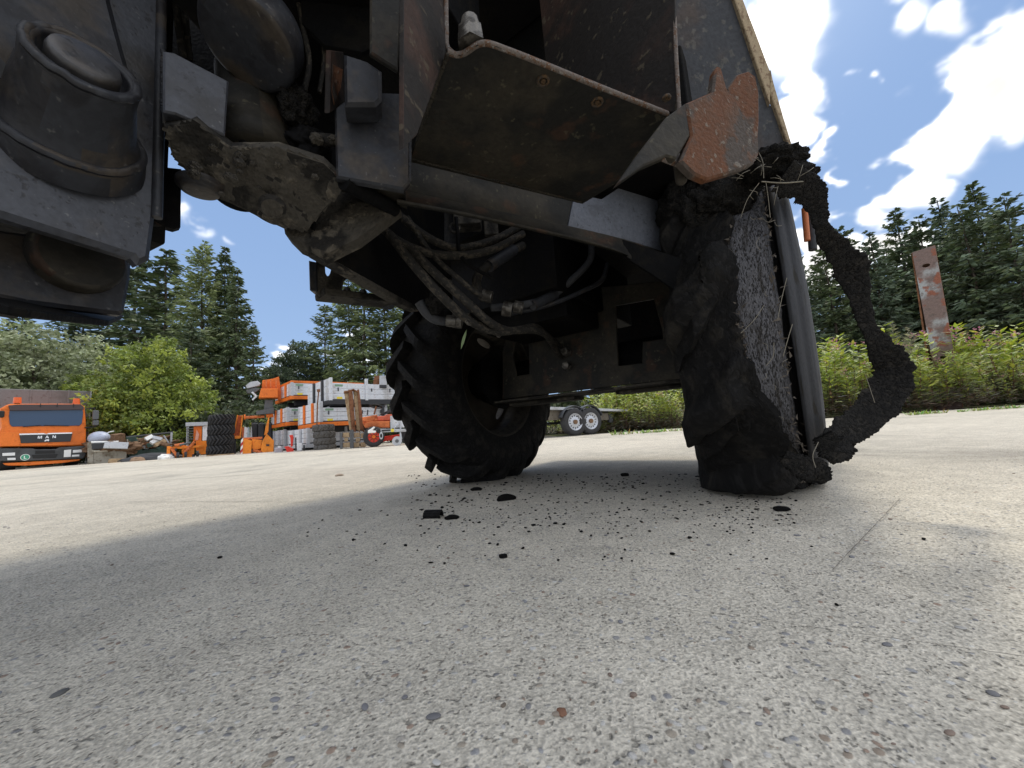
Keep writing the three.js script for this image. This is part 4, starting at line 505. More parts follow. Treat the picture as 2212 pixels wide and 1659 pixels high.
{ // orange truck with a grey tarpaulin body
  const t = face('truck', 'orange flatbed truck with grey tarpaulin box facing the yard at far left', 'truck', 96, 13.6, .1);
  const A = (x, y) => [x * .1406 + 4, 795 + y * .1406], R = (x0, y0, x1, y1, zc, d, r) => t.R(...A(x0, y0), ...A(x1, y1), zc, d, r), S = (pts, d, zc, b) => t.S(pts.map(q => A(...q)), d, zc, b);
  part('tarpaulin_box', R(-330, 330, 1355, 1200, -2, 5.5, .03), P.tarp, t);
  for (const x of [-330, 1338]) part('box_post', R(x, 326, x + 18, 1215, -1.99, .1), P.galv, t);
  for (const x of [400, 700, 985]) part('tarpaulin_rib', R(x, 335, x + 30, 1190, -1.985, .02), worn(.2, .195, .195, .8, .2, .3, 520), t);
  part('cab', [S([[-30, 620], [60, 570], [130, 548], [1210, 548], [1270, 590], [1290, 800], [1292, 1000], [1290, 1200], [-55, 1215], [-55, 1000], [-10, 900]], 1.9, 0, .06)], P.orange, t);
  part('bonnet_lid', S([[-40, 985], [1275, 955], [1280, 1165], [1240, 1180], [-30, 1205]], .05, .045, .015), P.orange, t);
  const wsh = part('windscreen', S([[115, 655], [1240, 640], [1247, 700], [1228, 850], [1190, 885], [150, 900], [118, 860], [105, 740]], .03, .03, .01), P.glass, t);
  part('wiper', [t.B([...A(320, 905), .05], [...A(600, 880), .05], .012)], P.black, wsh); part('wiper', [t.B([...A(640, 880), .05], [...A(1030, 890), .05], .012)], P.black, wsh);
  part('sun_visor', S([[95, 575], [230, 560], [1210, 555], [1262, 600], [1255, 640], [120, 655]], .06, .1, .012), flat(.05, .03, .03, .3), t);
  for (const x of [590, 850, 1100]) part('visor_strut', R(x - 5, 545, x + 6, 600, .13, .03, .003), P.black, t);
  for (const [x, y] of [[243, 490], [1156, 505]]) { const [lx, ly] = t.L(...A(x, y)); const b = part('beacon', cyl(.085, .095, .2, lx, ly, -.15), P.amber, t); part('beacon_base', cyl(.06, .07, .08, lx, ly - .13, -.15), P.black, b); }
  part('grille', S([[268, 1028], [1082, 1008], [1052, 1130], [292, 1155]], .05, .085, .01), P.dark, t);
  part('chrome_strip', S([[262, 1008], [640, 1000], [680, 1012], [720, 998], [1080, 990], [1080, 1008], [265, 1032]], .05, .1, .006), P.chrome, t);
  { const [x, y] = t.L(...A(685, 1062)), h = t.L(...A(685, 1042))[1] - t.L(...A(685, 1082))[1]; [['M', 575], ['A', 685], ['N', 793]].forEach(([ch, zx]) => part('lettering', boxUV(text(ch, h, t.L(...A(zx, 1062))[0], y, .1)).translate(0, 0, 0), P.chrome, t)); const [ex, ey] = t.L(...A(682, 1100)); const em = new THREE.Shape(); [[-.07, -.03], [-.05, .02], [-.01, .045], [.05, .045], [.075, .02], [.05, .0], [.06, -.045], [.03, -.045], [.02, -.015], [-.02, -.015], [-.03, -.05], [-.06, -.05]].forEach((q, i) => i ? em.lineTo(...q) : em.moveTo(...q)); const eg = new THREE.ExtrudeGeometry(em, { depth: .012, bevelEnabled: false }); eg.scale(.8, .7, 1); eg.translate(ex, ey - .03, .1); part('emblem', boxUV(eg), P.chrome, t); }
  part('bumper', [S([[-60, 1235], [480, 1235], [520, 1250], [840, 1245], [880, 1220], [1285, 1195], [1292, 1330], [1250, 1390], [300, 1430], [-60, 1430]], .4, .12, .03)], worn(.075, .08, .085, .6, .3, 1, 521), t);
  part('air_intake', [S([[455, 1335], [860, 1320], [830, 1380], [480, 1388]], .02, .14, .004), S([[510, 1268], [815, 1262], [815, 1310], [510, 1318]], .02, .14, .004)], P.black, t);
  part('number_plate', S([[955, 1262], [1063, 1252], [1056, 1364], [948, 1370]], .015, .145, .002), P.whiteFlat, t);
  for (const q of [[[5, 1308], [200, 1298], [200, 1345], [5, 1352]], [[80, 1382], [208, 1378], [208, 1412], [84, 1415]], [[1090, 1262], [1252, 1252], [1252, 1292], [1088, 1304]], [[1075, 1335], [1190, 1328], [1186, 1358], [1072, 1364]]]) part('headlight', S(q, .02, .145, .004), P.lens, t);
  { const [x, y] = t.L(...A(347, 1372)); const d1 = cyl(.105, .105, .012, x, y, .13, Math.PI / 2), d2 = cyl(.09, .09, .014, x, y, .132, Math.PI / 2); const s = part('round_sign', d1, P.whiteFlat, t); part('sign_face', d2, P.greenSign, s); part('sign_letter', boxUV(text('L', .1, x, y, .13)), P.whiteFlat, s); }
  part('lower_apron', S([[15, 1462], [420, 1440], [1215, 1398], [1180, 1425], [920, 1460], [420, 1498], [110, 1500], [50, 1490]], .2, .06, .02), P.orange, t);
  for (const [x0, y0, x1, y1] of [[-20, 1400, 235, 1645], [985, 1370, 1235, 1562]]) { const [a, b] = t.L(...A((x0 + x1) / 2, (y0 + y1) / 2)); const wg = cyl(.48, .48, .34, a, .48, -.75, 0, 0, Math.PI / 2, 28); part('wheel', wg, P.tyre, t); }
  part('chassis', [bx(1.0, .3, 7, 0, .75, -4.4)], P.dark, t);
  for (const y0 of [[650, 792], [800, 882]]) part('mirror', R(1392, y0[0], 1492, y0[1], .12, .14, .05), P.grey, t);
  part('mirror_arm', [t.B([...A(1290, 628), 0], [...A(1420, 612), .05], .02), t.B([...A(1420, 612), .05], [...A(1440, 900), .05], .02), t.B([...A(1440, 905), .05], [...A(1270, 915), 0], .02)], P.black, t);
  part('mirror', R(-60, 655, 40, 760, .15, .14, .04), P.black, t);
  for (const x of [1282, 1318]) part('side_rail', R(x, 1215, x + 16, 1530, -.4, .05), P.galv, t);
}
const B2 = (x, y) => [172.8 + .1406 * x, 812.3 + .1406 * y], B3 = (x, y) => [414.8 + .125 * x, 777.7 + .125 * y], B4 = (x, y) => [639.4 + .125 * x, 777.7 + .125 * y];
const mapS = (f, pts) => pts.map(q => f(...q));
function scrap(name, label, cat, px, py, z, geo, mat, lift = 0) { const p = atZ(px, py, z); const m = part(name, geo, mat, scene); m.name = numbered(name); m.position.copy(p); m.rotation.y = Math.atan2(-p.x, -p.z); tag(m, label, cat); return m; }
{ const s = face('skip', 'grey open skip heaped with scrap beside the truck', 'skip', 232, 14.2);
  part('front_wall', s.S(mapS(B2, [[205, 1160], [725, 1135], [700, 1330], [640, 1372], [205, 1392]]), .06, 0, .01), P.concreteSkip, s);
  part('side_wall', s.S(mapS(B2, [[110, 1030], [165, 1005], [205, 1150], [205, 1395], [115, 1400]]), .06, .02, .01), P.concreteSkip, s);
  part('side_wall', s.S(mapS(B2, [[715, 970], [735, 970], [745, 1120], [722, 1140]]), 1.2, -.05, .01), P.concreteSkip, s);
  part('rim', [s.B([...B2(205, 1155), .02], [...B2(728, 1128), .02], .04), s.B([...B2(168, 1005), -.8], [...B2(205, 1155), .02], .04), s.B([...B2(728, 975), -.6], [...B2(735, 1125), .02], .04)], worn(.55, .52, .44, .8, .4, 1, 530), s);
  part('back_wall', s.R(...B2(120, 1010), ...B2(730, 1350), -1.5, .05), P.concreteSkip, s); part('skip_floor', s.R(...B2(140, 1345), ...B2(720, 1370), -.1, 1.4), P.concreteSkip, s);
  const heap = lump(V(0, 0, 0), .95, .3, .5, .7, 91, 12); const m = part('scrap_heap', heap, P.brown, scene); m.name = numbered('scrap_heap'); m.position.copy(atZ(...B2(450, 1110), 14.6)); tag(m, 'mixed rusty scrap filling the grey skip', 'scrap heap', null, 'stuff');
  scrap('drum', 'blue and white round drum on top of the grey skip', 'drum', ...B2(290, 950), 14.4, [boxUV(new THREE.SphereGeometry(.3, 20, 12).scale(1, .8, 1))], worn(.45, .5, .62, .4, .3, 1, 531));
  scrap('scrap_sheet', 'bent pale metal panel lying across the grey skip', 'panel', ...B2(555, 1065), 14.0, [bx(.62, .24, .08, 0, 0, 0, -.3, 0, -.13)], P.galv);
  scrap('appliance', 'dark appliance carcass at the skip front edge', 'appliance', ...B2(335, 1075), 14.1, [bx(.5, .2, .3)], P.dark);
  scrap('white_pipe', 'white pipe lying slanted over the dark appliance', 'pipe', ...B2(380, 1020), 14.15, [bar([-.35, .02, 0], [.35, 0, 0], .04)], P.whiteFlat);
  scrap('crate', 'brown scrap casing standing at the right of the skip', 'crate', ...B2(580, 955), 14.5, [bx(.3, .32, .3, 0, 0, 0, .2, .4, .15)], P.brown);
  scrap('hose', 'pale hose end poking up from the grey skip', 'hose', ...B2(430, 890), 14.6, [tube([[-.15, -.15, 0], [0, .05, 0], [.15, .1, 0]], .02)], P.whiteFlat);
}
{ const s = face('skip', 'dark green skip with slanted end filled with waste wood', 'skip', 318, 15.2);
  part('end_wall', s.S(mapS(B2, [[705, 940], [855, 930], [960, 1140], [930, 1310], [790, 1310], [715, 1180]]), .1, .1, .02), P.green, s);
  part('front_wall', s.S(mapS(B2, [[930, 1140], [1340, 1095], [1335, 1220], [930, 1300]]), .06, .05, .01), P.green, s);
  part('back_wall', s.R(...B2(760, 935), ...B2(1400, 1200), -1.5, .06), P.green, s);
  part('top_rail', [s.B([...B2(705, 945), 0], [...B2(1425, 868), -.3], .045)], P.dark, s);
  part('post', s.R(...B2(1385, 870), ...B2(1418, 1085), -.2, .1), P.galv, s);
  part('brace', [s.B([...B2(1285, 915), -.25], [...B2(1385, 1070), -.2], .03)], P.galv, s);
  const m = part('waste_heap', [lump(V(0, 0, 0), .85, .3, .5, .8, 93, 14)], P.brown, scene); m.name = numbered('waste_heap'); m.position.copy(atZ(...B2(1090, 1060), 15.9)); tag(m, 'brown waste wood piled in the green skip', 'waste heap', null, 'stuff');
  const r = rng(33); const mats = [P.wood, P.brown, P.whiteFlat, P.galv, P.rust, P.green]; const kinds = ['pale broken board', 'brown broken board', 'white plastic sheet', 'grey metal strip', 'rusty sheet offcut', 'green plastic offcut']; const where = ['at the top left of the green skip', 'in the middle of the green skip', 'at the right of the green skip', 'near the front of the green skip'];
  let k = 0; for (const [x, y] of [[900, 990], [980, 960], [1060, 950], [1190, 960], [1000, 1040], [1110, 1050], [1230, 1030], [1300, 1050], [1150, 1000], [960, 1080], [1060, 1080], [1240, 1090]]) { const i = k % 6; scrap('scrap_board', kinds[i] + ' ' + where[Math.min(3, Math.floor(k / 3))], 'scrap', ...B2(x, y), 15.15, [bx(.18 + .22 * r(), .05 + .12 * r(), .12, 0, 0, 0, r() - .5, r() - .5, (r() - .5) * 1.6)], mats[i]); k++; }
}
{ const s = face('board_stack', 'two weathered boards leaning against the grey skip', 'boards', 256, 13.7);
  part('board', s.S(mapS(B2, [[440, 1275], [800, 1255], [785, 1310], [425, 1330]]), .05, 0, .01), P.wood, s); part('board', s.S(mapS(B2, [[430, 1325], [785, 1308], [770, 1345], [405, 1370]]), .05, .12, .01), P.wood, s);
  for (const x of [470, 740]) part('batten', s.R(...B2(x, 1345), ...B2(x + 25, 1375), .05, .2), P.wood, s);
  scrap('rock', 'brown boulder beside the leaning boards', 'rock', ...B2(920, 1335), 13.9, [lump(V(0, 0, 0), .3, .22, .25, .3, 95, 5)], worn(.3, .2, .13, .95, .4, 2, 532));
  scrap('tarpaulin_bundle', 'black tarpaulin bundle with white ends in front of the green skip', 'tarpaulin', ...B2(1130, 1280), 14.3, [lump(V(0, 0, 0), .85, .24, .4, .25, 96, 6)], P.dark);
  scrap('paper_sack', 'torn white sack at the end of the black bundle', 'sack', ...B2(1310, 1270), 14.1, [lump(V(0, 0, 0), .22, .16, .2, .4, 97, 7)], P.whiteFlat);
}
{ const s = face('plough_frame', 'low orange plough mounting frame left of the tractor tyres', 'plough frame', 402, 14.6); const r = rng(44);
  part('upright', s.R(...B2(1330, 1080), ...B2(1385, 1275), .1, .15), P.brightOrange, s);
  part('cross_beam', s.R(...B2(1380, 1075), ...B2(1900, 1110), .1, .14), P.brightOrange, s);
  part('lower_beam', s.R(...B2(1400, 1225), ...B2(1760, 1265), .1, .14), P.brightOrange, s);
  part('side_plate', s.S(mapS(B2, [[1560, 1060], [1760, 1090], [1750, 1210], [1590, 1240], [1560, 1180]]), .05, .0, .01), P.brightOrange, s);
  part('back_plate', s.S(mapS(B2, [[1780, 1000], [1945, 995], [1945, 1195], [1860, 1210], [1780, 1140]]), .06, -.1, .01), P.brightOrange, s);
  for (const [a, b, w] of [[[1400, 1100], [1480, 1220], .05], [[1480, 1110], [1420, 1225], .03], [[1600, 1180], [1760, 1010], .05], [[1450, 1070], [1600, 1040], .05], [[1740, 1200], [1745, 1295], .04], [[1560, 1230], [1500, 1290], .04]]) part('strut', s.B([...B2(...a), .14], [...B2(...b), .14], w), w > .04 ? P.orangeDull : P.dark, s);
  for (const x of [1500, 1620, 1800]) part('castor', (() => { const [a] = s.L(...B2(x, 1270)); return cyl(.11, .11, .08, a, .11, .15, 0, 0, Math.PI / 2, 20); })(), P.dark, s);
  part('hydraulic_ram', [s.B([...B2(1530, 1060), .2], [...B2(1700, 1025), .2], .04)], P.grey, s);
  const k = face('rack', 'grey metal rack with orange and white panels behind the plough frame', 'rack', 424, 15.8);
  part('top_beam', k.R(...B2(1620, 710), ...B2(1960, 765), .1, .5), P.galv, k); for (const y of [800, 840, 880, 920, 960]) part('rack_bar', k.R(...B2(1650, y), ...B2(1745, y + 12), .1, .5, .004), P.grey, k);
  for (const x of [1630, 1650]) part('rack_post', k.R(...B2(x, 760), ...B2(x + 14, 1240), .05, .08), P.galv, k);
  part('orange_panel', k.R(...B2(1740, 770), ...B2(1870, 1000), 0, .1), P.orange, k); part('white_panel', k.R(...B2(1880, 760), ...B2(1955, 990), .02, .1), P.white, k); part('marker_board', k.S(mapS(B2, [[1790, 820], [1830, 900], [1810, 985], [1765, 985]]), .02, .05, .003), worn(.75, .4, .3, .6, .3, 2, 533), k);
}
function tyreGeo(r, w, lug, seed) { return ringSurf(dense([[-w * .42, r * .58], [-w * .5, r * .75], [-w * .48, r * .9], [-w * .36, r * .97], [0, r], [w * .36, r * .97], [w * .48, r * .9], [w * .5, r * .75], [w * .42, r * .58], [-w * .42, r * .58]], 6), 252, (th, i, x, q) => { const ph = ((th * 21 / 6.2832 + Math.abs(x) / w * 2.2) % 1 + 1) % 1; return [x, q + (q > r * .9 ? lug * ((ph < .5 ? 1 : -1) * .5) : 0)]; }); }
function stackTyre(name, label, group, px, y0, y1, z, wpx, lug, mat, yaw) { const D = (a, b) => atZ(px, a, z).y - atZ(px, b, z).y; const h = D(y0, y1), r = wpx / 2 / F * z * .80; const g = tyreGeo(r, h * 1.0, lug, 3); g.rotateZ(Math.PI / 2); const m = part(name, g, mat, scene); m.name = numbered(name); const p = spot(px, z); p.y = atZ(px, (y0 + y1) / 2, z).y; m.position.copy(p); m.rotation.y = yaw; tag(m, label, 'tyre', group); }
['topmost tractor tyre of the black stack beside the orange channel', 'second tractor tyre from the top of the black stack', 'third tractor tyre from the top of the black stack', 'lowest tractor tyre of the black stack, on the pallet'].forEach((l, i) => stackTyre('tractor_tyre', l, 'tractor tyres stacked on a pallet', 476.5 + (i - 1.5) * -.8, 896 + i * 21.8, 918.2 + i * 21.8, 14.6, 56, .075, P.tyre, i * .7));
{ const s = face('pallet', 'wooden pallet under the black tractor tyres', 'pallet', 478, 14.5); for (const x of [448, 470, 494]) part('pallet_block', s.R(x, 983, x + 10, 990, .3, .8), P.wood, s); part('pallet_deck', s.R(446, 981.5, 506, 984.5, .35, 1), P.wood, s); }
['topmost worn grey car tyre of the leaning stack', 'second worn grey tyre from the top of its stack', 'third worn grey tyre from the top of its stack', 'lowest worn grey tyre standing on the yard edge'].forEach((l, i) => stackTyre('worn_tyre', l, 'worn grey tyres stacked by the tipper beds', 701 + [-1.2, 0, .5, .8][i] * 1.5, 917 + i * 14.4, 931.6 + i * 14.4, 12.2, 55, .012, P.tyreGrey, i));
{ const s = face('steel_channel', 'tall orange steel channel leaning behind the black tyres', 'steel channel', 512, 15.0);
  part('web', s.S(mapS(B3, [[790, 960], [870, 960], [830, 1330], [720, 1310]]), .03, -.1, .005), P.orangeDull, s); part('flange', s.S(mapS(B3, [[775, 950], [795, 950], [720, 1350], [695, 1340]]), .2, .06, .005), P.brightOrange, s); part('flange', s.S(mapS(B3, [[860, 950], [882, 960], [838, 1350], [815, 1340]]), .2, .06, .005), P.brightOrange, s); part('foot', s.R(...B3(700, 1310), ...B3(830, 1360), .05, .2), P.brightOrange, s);
  part('prop', s.R(...B3(700, 1360), ...B3(760, 1640), -.05, .2), P.dark, s);
  const w = face('snow_plough', 'bright orange snow plough with red and white marker and raised right wing', 'snow plough', 548, 14.2);
  part('blade_wing', w.S(mapS(B3, [[880, 1350], [1035, 1395], [1020, 1640], [860, 1645]]), .08, .1, .015), P.brightOrange, w);
  part('blade_centre', w.S(mapS(B3, [[1030, 1365], [1210, 1380], [1200, 1520], [1130, 1550], [1040, 1545]]), .08, .02, .015), P.brightOrange, w);
  part('blade_wing', w.S(mapS(B3, [[1290, 1275], [1418, 1395], [1405, 1640], [1245, 1625], [1190, 1560], [1215, 1400]]), .07, .3, .02), P.brightOrange, w);
  part('marker_pole', w.S(mapS(B3, [[1320, 990], [1335, 985], [1318, 1240], [1290, 1280], [1245, 1300], [1270, 1160]]), .05, .2, .01), P.brightOrange, w);
  part('type_plate', w.S(mapS(B3, [[1280, 1455], [1335, 1455], [1335, 1488], [1280, 1488]]), .01, .32, .001), P.dark, w);
  for (let i = 0; i < 5; i++) { const y = 1340 + i * 60, d = i % 2; part('marker_stripe', w.S(mapS(B3, [[845 - i * 3, y + 45], [882 - i * 3, y], [880 - i * 3, y + 60], [840 - i * 3, y + 105]].map(([a, b]) => [a, Math.min(b, 1650)])), .02, .14, .002), d ? flat(.5, .03, .03, .5) : P.whiteFlat, w); }
  part('mount', [w.R(...B3(1140, 1390), ...B3(1200, 1640), -.1, .3), w.B([...B3(1050, 1560), .1], [...B3(1210, 1600), .1], .05)], P.orangeDull, w); part('foot', w.R(...B3(1020, 1550), ...B3(1065, 1650), .1, .15), P.dark, w); part('top_edge', w.R(...B3(880, 1335), ...B3(1215, 1370), .02, .2), P.orangeDull, w);
  const q = face('sheet_stack', 'white and blue sheets standing behind the snow plough', 'sheets', 532, 15.4); for (const [x, dx, m] of [[850, 50, P.orangeDull], [890, 70, P.white], [950, 40, worn(.4, .5, .55, .5, .2, 1, 541)], [1000, 30, P.galv]]) part('sheet', q.S(mapS(B3, [[x, 1340], [x + 15, 1150], [x + dx, 1170], [x + dx + 10, 1340]]), .04, x * .0003, .003), m, q);
  for (const [i, x] of [[0, 1085], [1, 1200], [2, 1330]]) { const c = face('tank', ['left dark plastic tank', 'middle dark plastic tank', 'right dark plastic tank'][i] + ' behind the snow plough', 'tank', B3(x, 1200)[0], 15.6, 0, 'dark plastic tanks behind the plough'); part('shell', [c.R(...B3(x - 62, 1085), ...B3(x + 60, 1420), 0, .8, .12)], P.dark, c); part('cap', (() => { const [a, b] = c.L(...B3(x, 1080)); return cyl(.09, .09, .07, a, b, -.4); })(), P.black, c); }
}
function bed(label, px, z, yT, yB, Wd, Ln, o = {}) {     // tipper bed: corner nearest the viewer at its origin, side along +x, end along -z
  const p = spot(px, z); const t = thing('tipper_bed', label, 'tipper bed', p, 45 * RAD, 'tipper beds stacked beyond the yard'); const q = atZ(px, yT, z), w = atZ(px, yB, z); const dx = q.clone().add(w).multiplyScalar(.5).x - p.x; t.position.x += dx; const y0 = w.y, h = q.y - w.y, fr = o.frame || P.orange, pan = o.panel || P.alu;
  const n = 3; for (let i = 0; i < n; i++) part('side_board', bx(Ln - .12, h * .92 / n - .008, .04, Ln / 2, y0 + h * .04 + h * .92 * (i + .5) / n, -.02, 0, 0, 0, .008), pan, t);
  for (let i = 0; i < n; i++) part('end_board', bx(.04, (o.endH || h) / n - .008, Wd - .1, .02, y0 + (o.endH || h) * (i + .5) / n, -Wd / 2, 0, 0, 0, .008), o.endMat || pan, t);
  part('side_board', bx(Ln, h, .04, Ln / 2, y0 + h / 2, -Wd + .02), pan, t); part('end_board', bx(.04, h, Wd - .1, Ln - .02, y0 + h / 2, -Wd / 2), pan, t);
  for (const [x, zz] of [[.03, -.03], [Ln * .52, .012], [Ln - .03, -.03], [.03, -Wd + .03]]) part('stake_post', bx(.09, (o.endH || h) + .02, .09, x, y0 + (o.endH || h) / 2, zz), o.post || P.galv, t);
  for (const zz of [-Wd * .3, -Wd * .68]) part('end_stay', bx(.05, (o.endH || h), .14, -.03, y0 + (o.endH || h) / 2, zz), o.stay || fr, t);
  part('sill', [bx(Ln + .06, .13, .1, Ln / 2, y0 - .08, -.04), bx(.1, .13, Wd, .03, y0 - .08, -Wd / 2)], fr, t); part('bed_floor', bx(Ln, .05, Wd, Ln / 2, y0 + .0, -Wd / 2), P.dark, t);
  part('subframe', [bx(Ln * .8, .2, .15, Ln / 2, y0 - .24, -Wd * .3), bx(Ln * .8, .2, .15, Ln / 2, y0 - .24, -Wd * .7)], P.dark, t);
  for (const x of [.25, Ln * .6, Ln - .25]) part('latch', bx(.03, .12, .03, x, y0 + h * .6, .03), P.dark, t);
  part('sticker', bx(.26, .07, .004, .28, y0 + h * .82, .004, 0, 0, 0, 0), flat(.18, .3, .2, .6), t); part('sticker', bx(.18, .07, .004, .3, y0 + h * .12, .005, 0, 0, 0, 0), P.yellow, t);
  if (o.top) part('top_cap', [bx(Ln, .09, .06, Ln / 2, y0 + h + .03, -.02), bx(.06, .09, Wd, .02, y0 + h + .03, -Wd / 2)], fr, t); return t;
}
bed('topmost white aluminium tipper bed on a black frame', 713, 12.6, 825, 864, 2.2, 2.35, { frame: P.dark, endH: .74, stay: P.dark, post: P.alu });
bed('white tipper bed on an orange sill below the black framed one', 692, 12.5, 879, 911, 2.3, 2.3, { endH: .66 });
bed('lowest grey tipper bed resting on the ground behind the grey tyres', 664, 12.8, 925, 958, 2.2, 2.4, { frame: P.galv, stay: P.galv });
bed('upper orange edged tipper bed carrying a tipping gantry', 629, 14.4, 826, 854, 2.2, 2.8, { top: true, stay: P.orange });
bed('lower left tipper bed with vertical orange end stays', 620, 14.2, 880, 911, 2.2, 2.8, {});
bed('lowest left tipper bed, grey, behind the red pump', 614, 14.6, 928, 962, 2.0, 2.6, { frame: P.galv });
{ const s = face('tipping_gantry', 'orange gantry box with silver hooks atop the left beds', 'gantry', 570, 14.9);
  part('gantry_box', s.S(mapS(B3, [[1190, 490], [1480, 490], [1490, 650], [1150, 650]]), .6, .2, .02), P.orange, s); part('gantry_back', s.S(mapS(B3, [[1215, 350], [1400, 320], [1500, 285], [1560, 690], [1480, 690], [1470, 500], [1200, 490]]), .1, -.2, .01), P.orange, s);
  for (const x of [1270, 1345, 1440]) part('gantry_rib', s.R(...B3(x, 340), ...B3(x + 25, 490), 0, .1), P.orangeDull, s);
  part('silver_hook', s.S(mapS(B3, [[925, 440], [1000, 380], [1130, 358], [1185, 400], [1160, 440], [950, 490]]), .3, 0, .02), P.galv, s); part('silver_hook', s.S(mapS(B3, [[930, 520], [1090, 470], [1180, 500], [1090, 560], [950, 575]]), .3, -.05, .02), P.grey, s); part('bent_strip', s.S(mapS(B3, [[1020, 560], [1050, 545], [1130, 620], [1050, 700], [1030, 680], [1085, 625]]), .1, .05, .01), P.alu, s);
  part('grey_beam', s.S(mapS(B3, [[1110, 880], [1420, 820], [1420, 920], [1105, 945]]), .3, .1, .01), P.grey, s); part('pedestal', s.S(mapS(B3, [[1260, 690], [1400, 690], [1400, 830], [1240, 850]]), .3, .0, .01), P.grey, s);
  const q = face('boom_tube', 'orange tube lying level across below the gantry', 'tube', 560, 15.0); part('tube', q.B([...B3(905, 995), .1], [...B3(1250, 975), .1], .055), P.orangeDull, q); part('sleeve', q.B([...B3(1280, 960), .12], [...B3(1400, 945), .12], .1), P.orange, q); part('tip', (() => { const [a, b] = q.L(...B3(910, 990)); return cyl(.1, .1, .05, a, b, .1, 0, 0, Math.PI / 2); })(), P.orange, q);
}
{ const s = face('hand_pump', 'small bright red hand pump in front of the beds', 'pump', 625, 12.4); part('column', s.S(mapS(B3, [[1680, 1300], [1740, 1290], [1755, 1340], [1740, 1490], [1705, 1500], [1700, 1360]]), .12, 0, .02), P.red, s); part('base', s.S(mapS(B3, [[1590, 1500], [1660, 1490], [1750, 1530], [1760, 1600], [1640, 1615], [1620, 1540]]), .2, .06, .02), P.red, s);
  const c = face('canister', 'grey plastic canister left of the red pump', 'canister', B3(1495, 1560)[0], 12.6); part('body', c.R(...B3(1422, 1510), ...B3(1568, 1635), 0, .3, .05), worn(.4, .38, .42, .6, .2, 2, 551), c); part('cap', (() => { const [a, b] = c.L(...B3(1510, 1502)); return cyl(.05, .05, .05, a, b, -.12); })(), P.whiteFlat, c);
  const w = face('white_box', 'white box on a hand truck right of the red pump', 'box', B3(1855, 1500)[0], 12.5); part('box_body', w.R(...B3(1810, 1435), ...B3(1905, 1570), 0, .3, .02), P.white, w); part('handle', [w.B([...B3(1795, 1570), 0], [...B3(1790, 1340), -.1], .02)], P.dark, w); part('caster', (() => { const [a] = w.L(...B3(1935, 1540)); return cyl(.09, .09, .06, a, .09, .05, 0, 0, Math.PI / 2); })(), P.dark, w);
}
{ const s = face('stop_sign_pole', 'thin pole with rusty square paddle before the upper beds', 'pole', 687, 12.2); part('pole', s.B([...B4(390, 545), .1], [...B4(370, 760), .1], .018), P.rust, s); part('paddle', s.R(...B4(360, 503), ...B4(418, 552), .12, .03, .01), P.rust, s); part('shaft', s.B([...B4(370, 760), .1], [...B4(350, 1500), .1], .018), P.rust, s);
  const g = face('girder_bundle', 'tall rusty brown girders leaning upright before the white beds', 'girders', 766, 11.8); for (const [x0, x1, b0, b1, m] of [[825, 900, 920, 965, 0], [900, 975, 960, 1035, 1], [985, 1060, 1040, 1110, 0], [1055, 1090, 1105, 1185, 1]]) part('girder', g.S(mapS(B4, [[x0, 540 - (m ? 30 : 10)], [x1, 525 - (m ? 20 : 0)], [b1, 1250], [b0, 1200]]), .25, m * .08, .015), m ? P.rust : P.wood, g); part('cap_plate', g.S(mapS(B4, [[820, 550], [990, 495], [1080, 545], [1060, 560], [985, 520], [830, 575]]), .3, .1, .01), P.rust, g);
  const b = face('timber_block_stack', 'short timber blocks strapped between two dark posts', 'timber blocks', 762, 11.4); for (const [x, y, w, h] of [[805, 1255, 120, 85], [1000, 1255, 105, 85], [1120, 1265, 70, 85], [830, 1350, 70, 60], [1030, 1350, 80, 65], [805, 1425, 130, 85], [990, 1425, 110, 85], [1115, 1425, 90, 80]]) part('timber_block', b.R(...B4(x, y), ...B4(x + w, y + h), 0, .7, .015), P.wood, b); for (const x of [755, 930]) part('strap_post', b.R(...B4(x, x < 800 ? 1255 : 1205), ...B4(x + (x < 800 ? 50 : 65), 1535), .06, .12), P.grey, b);
}
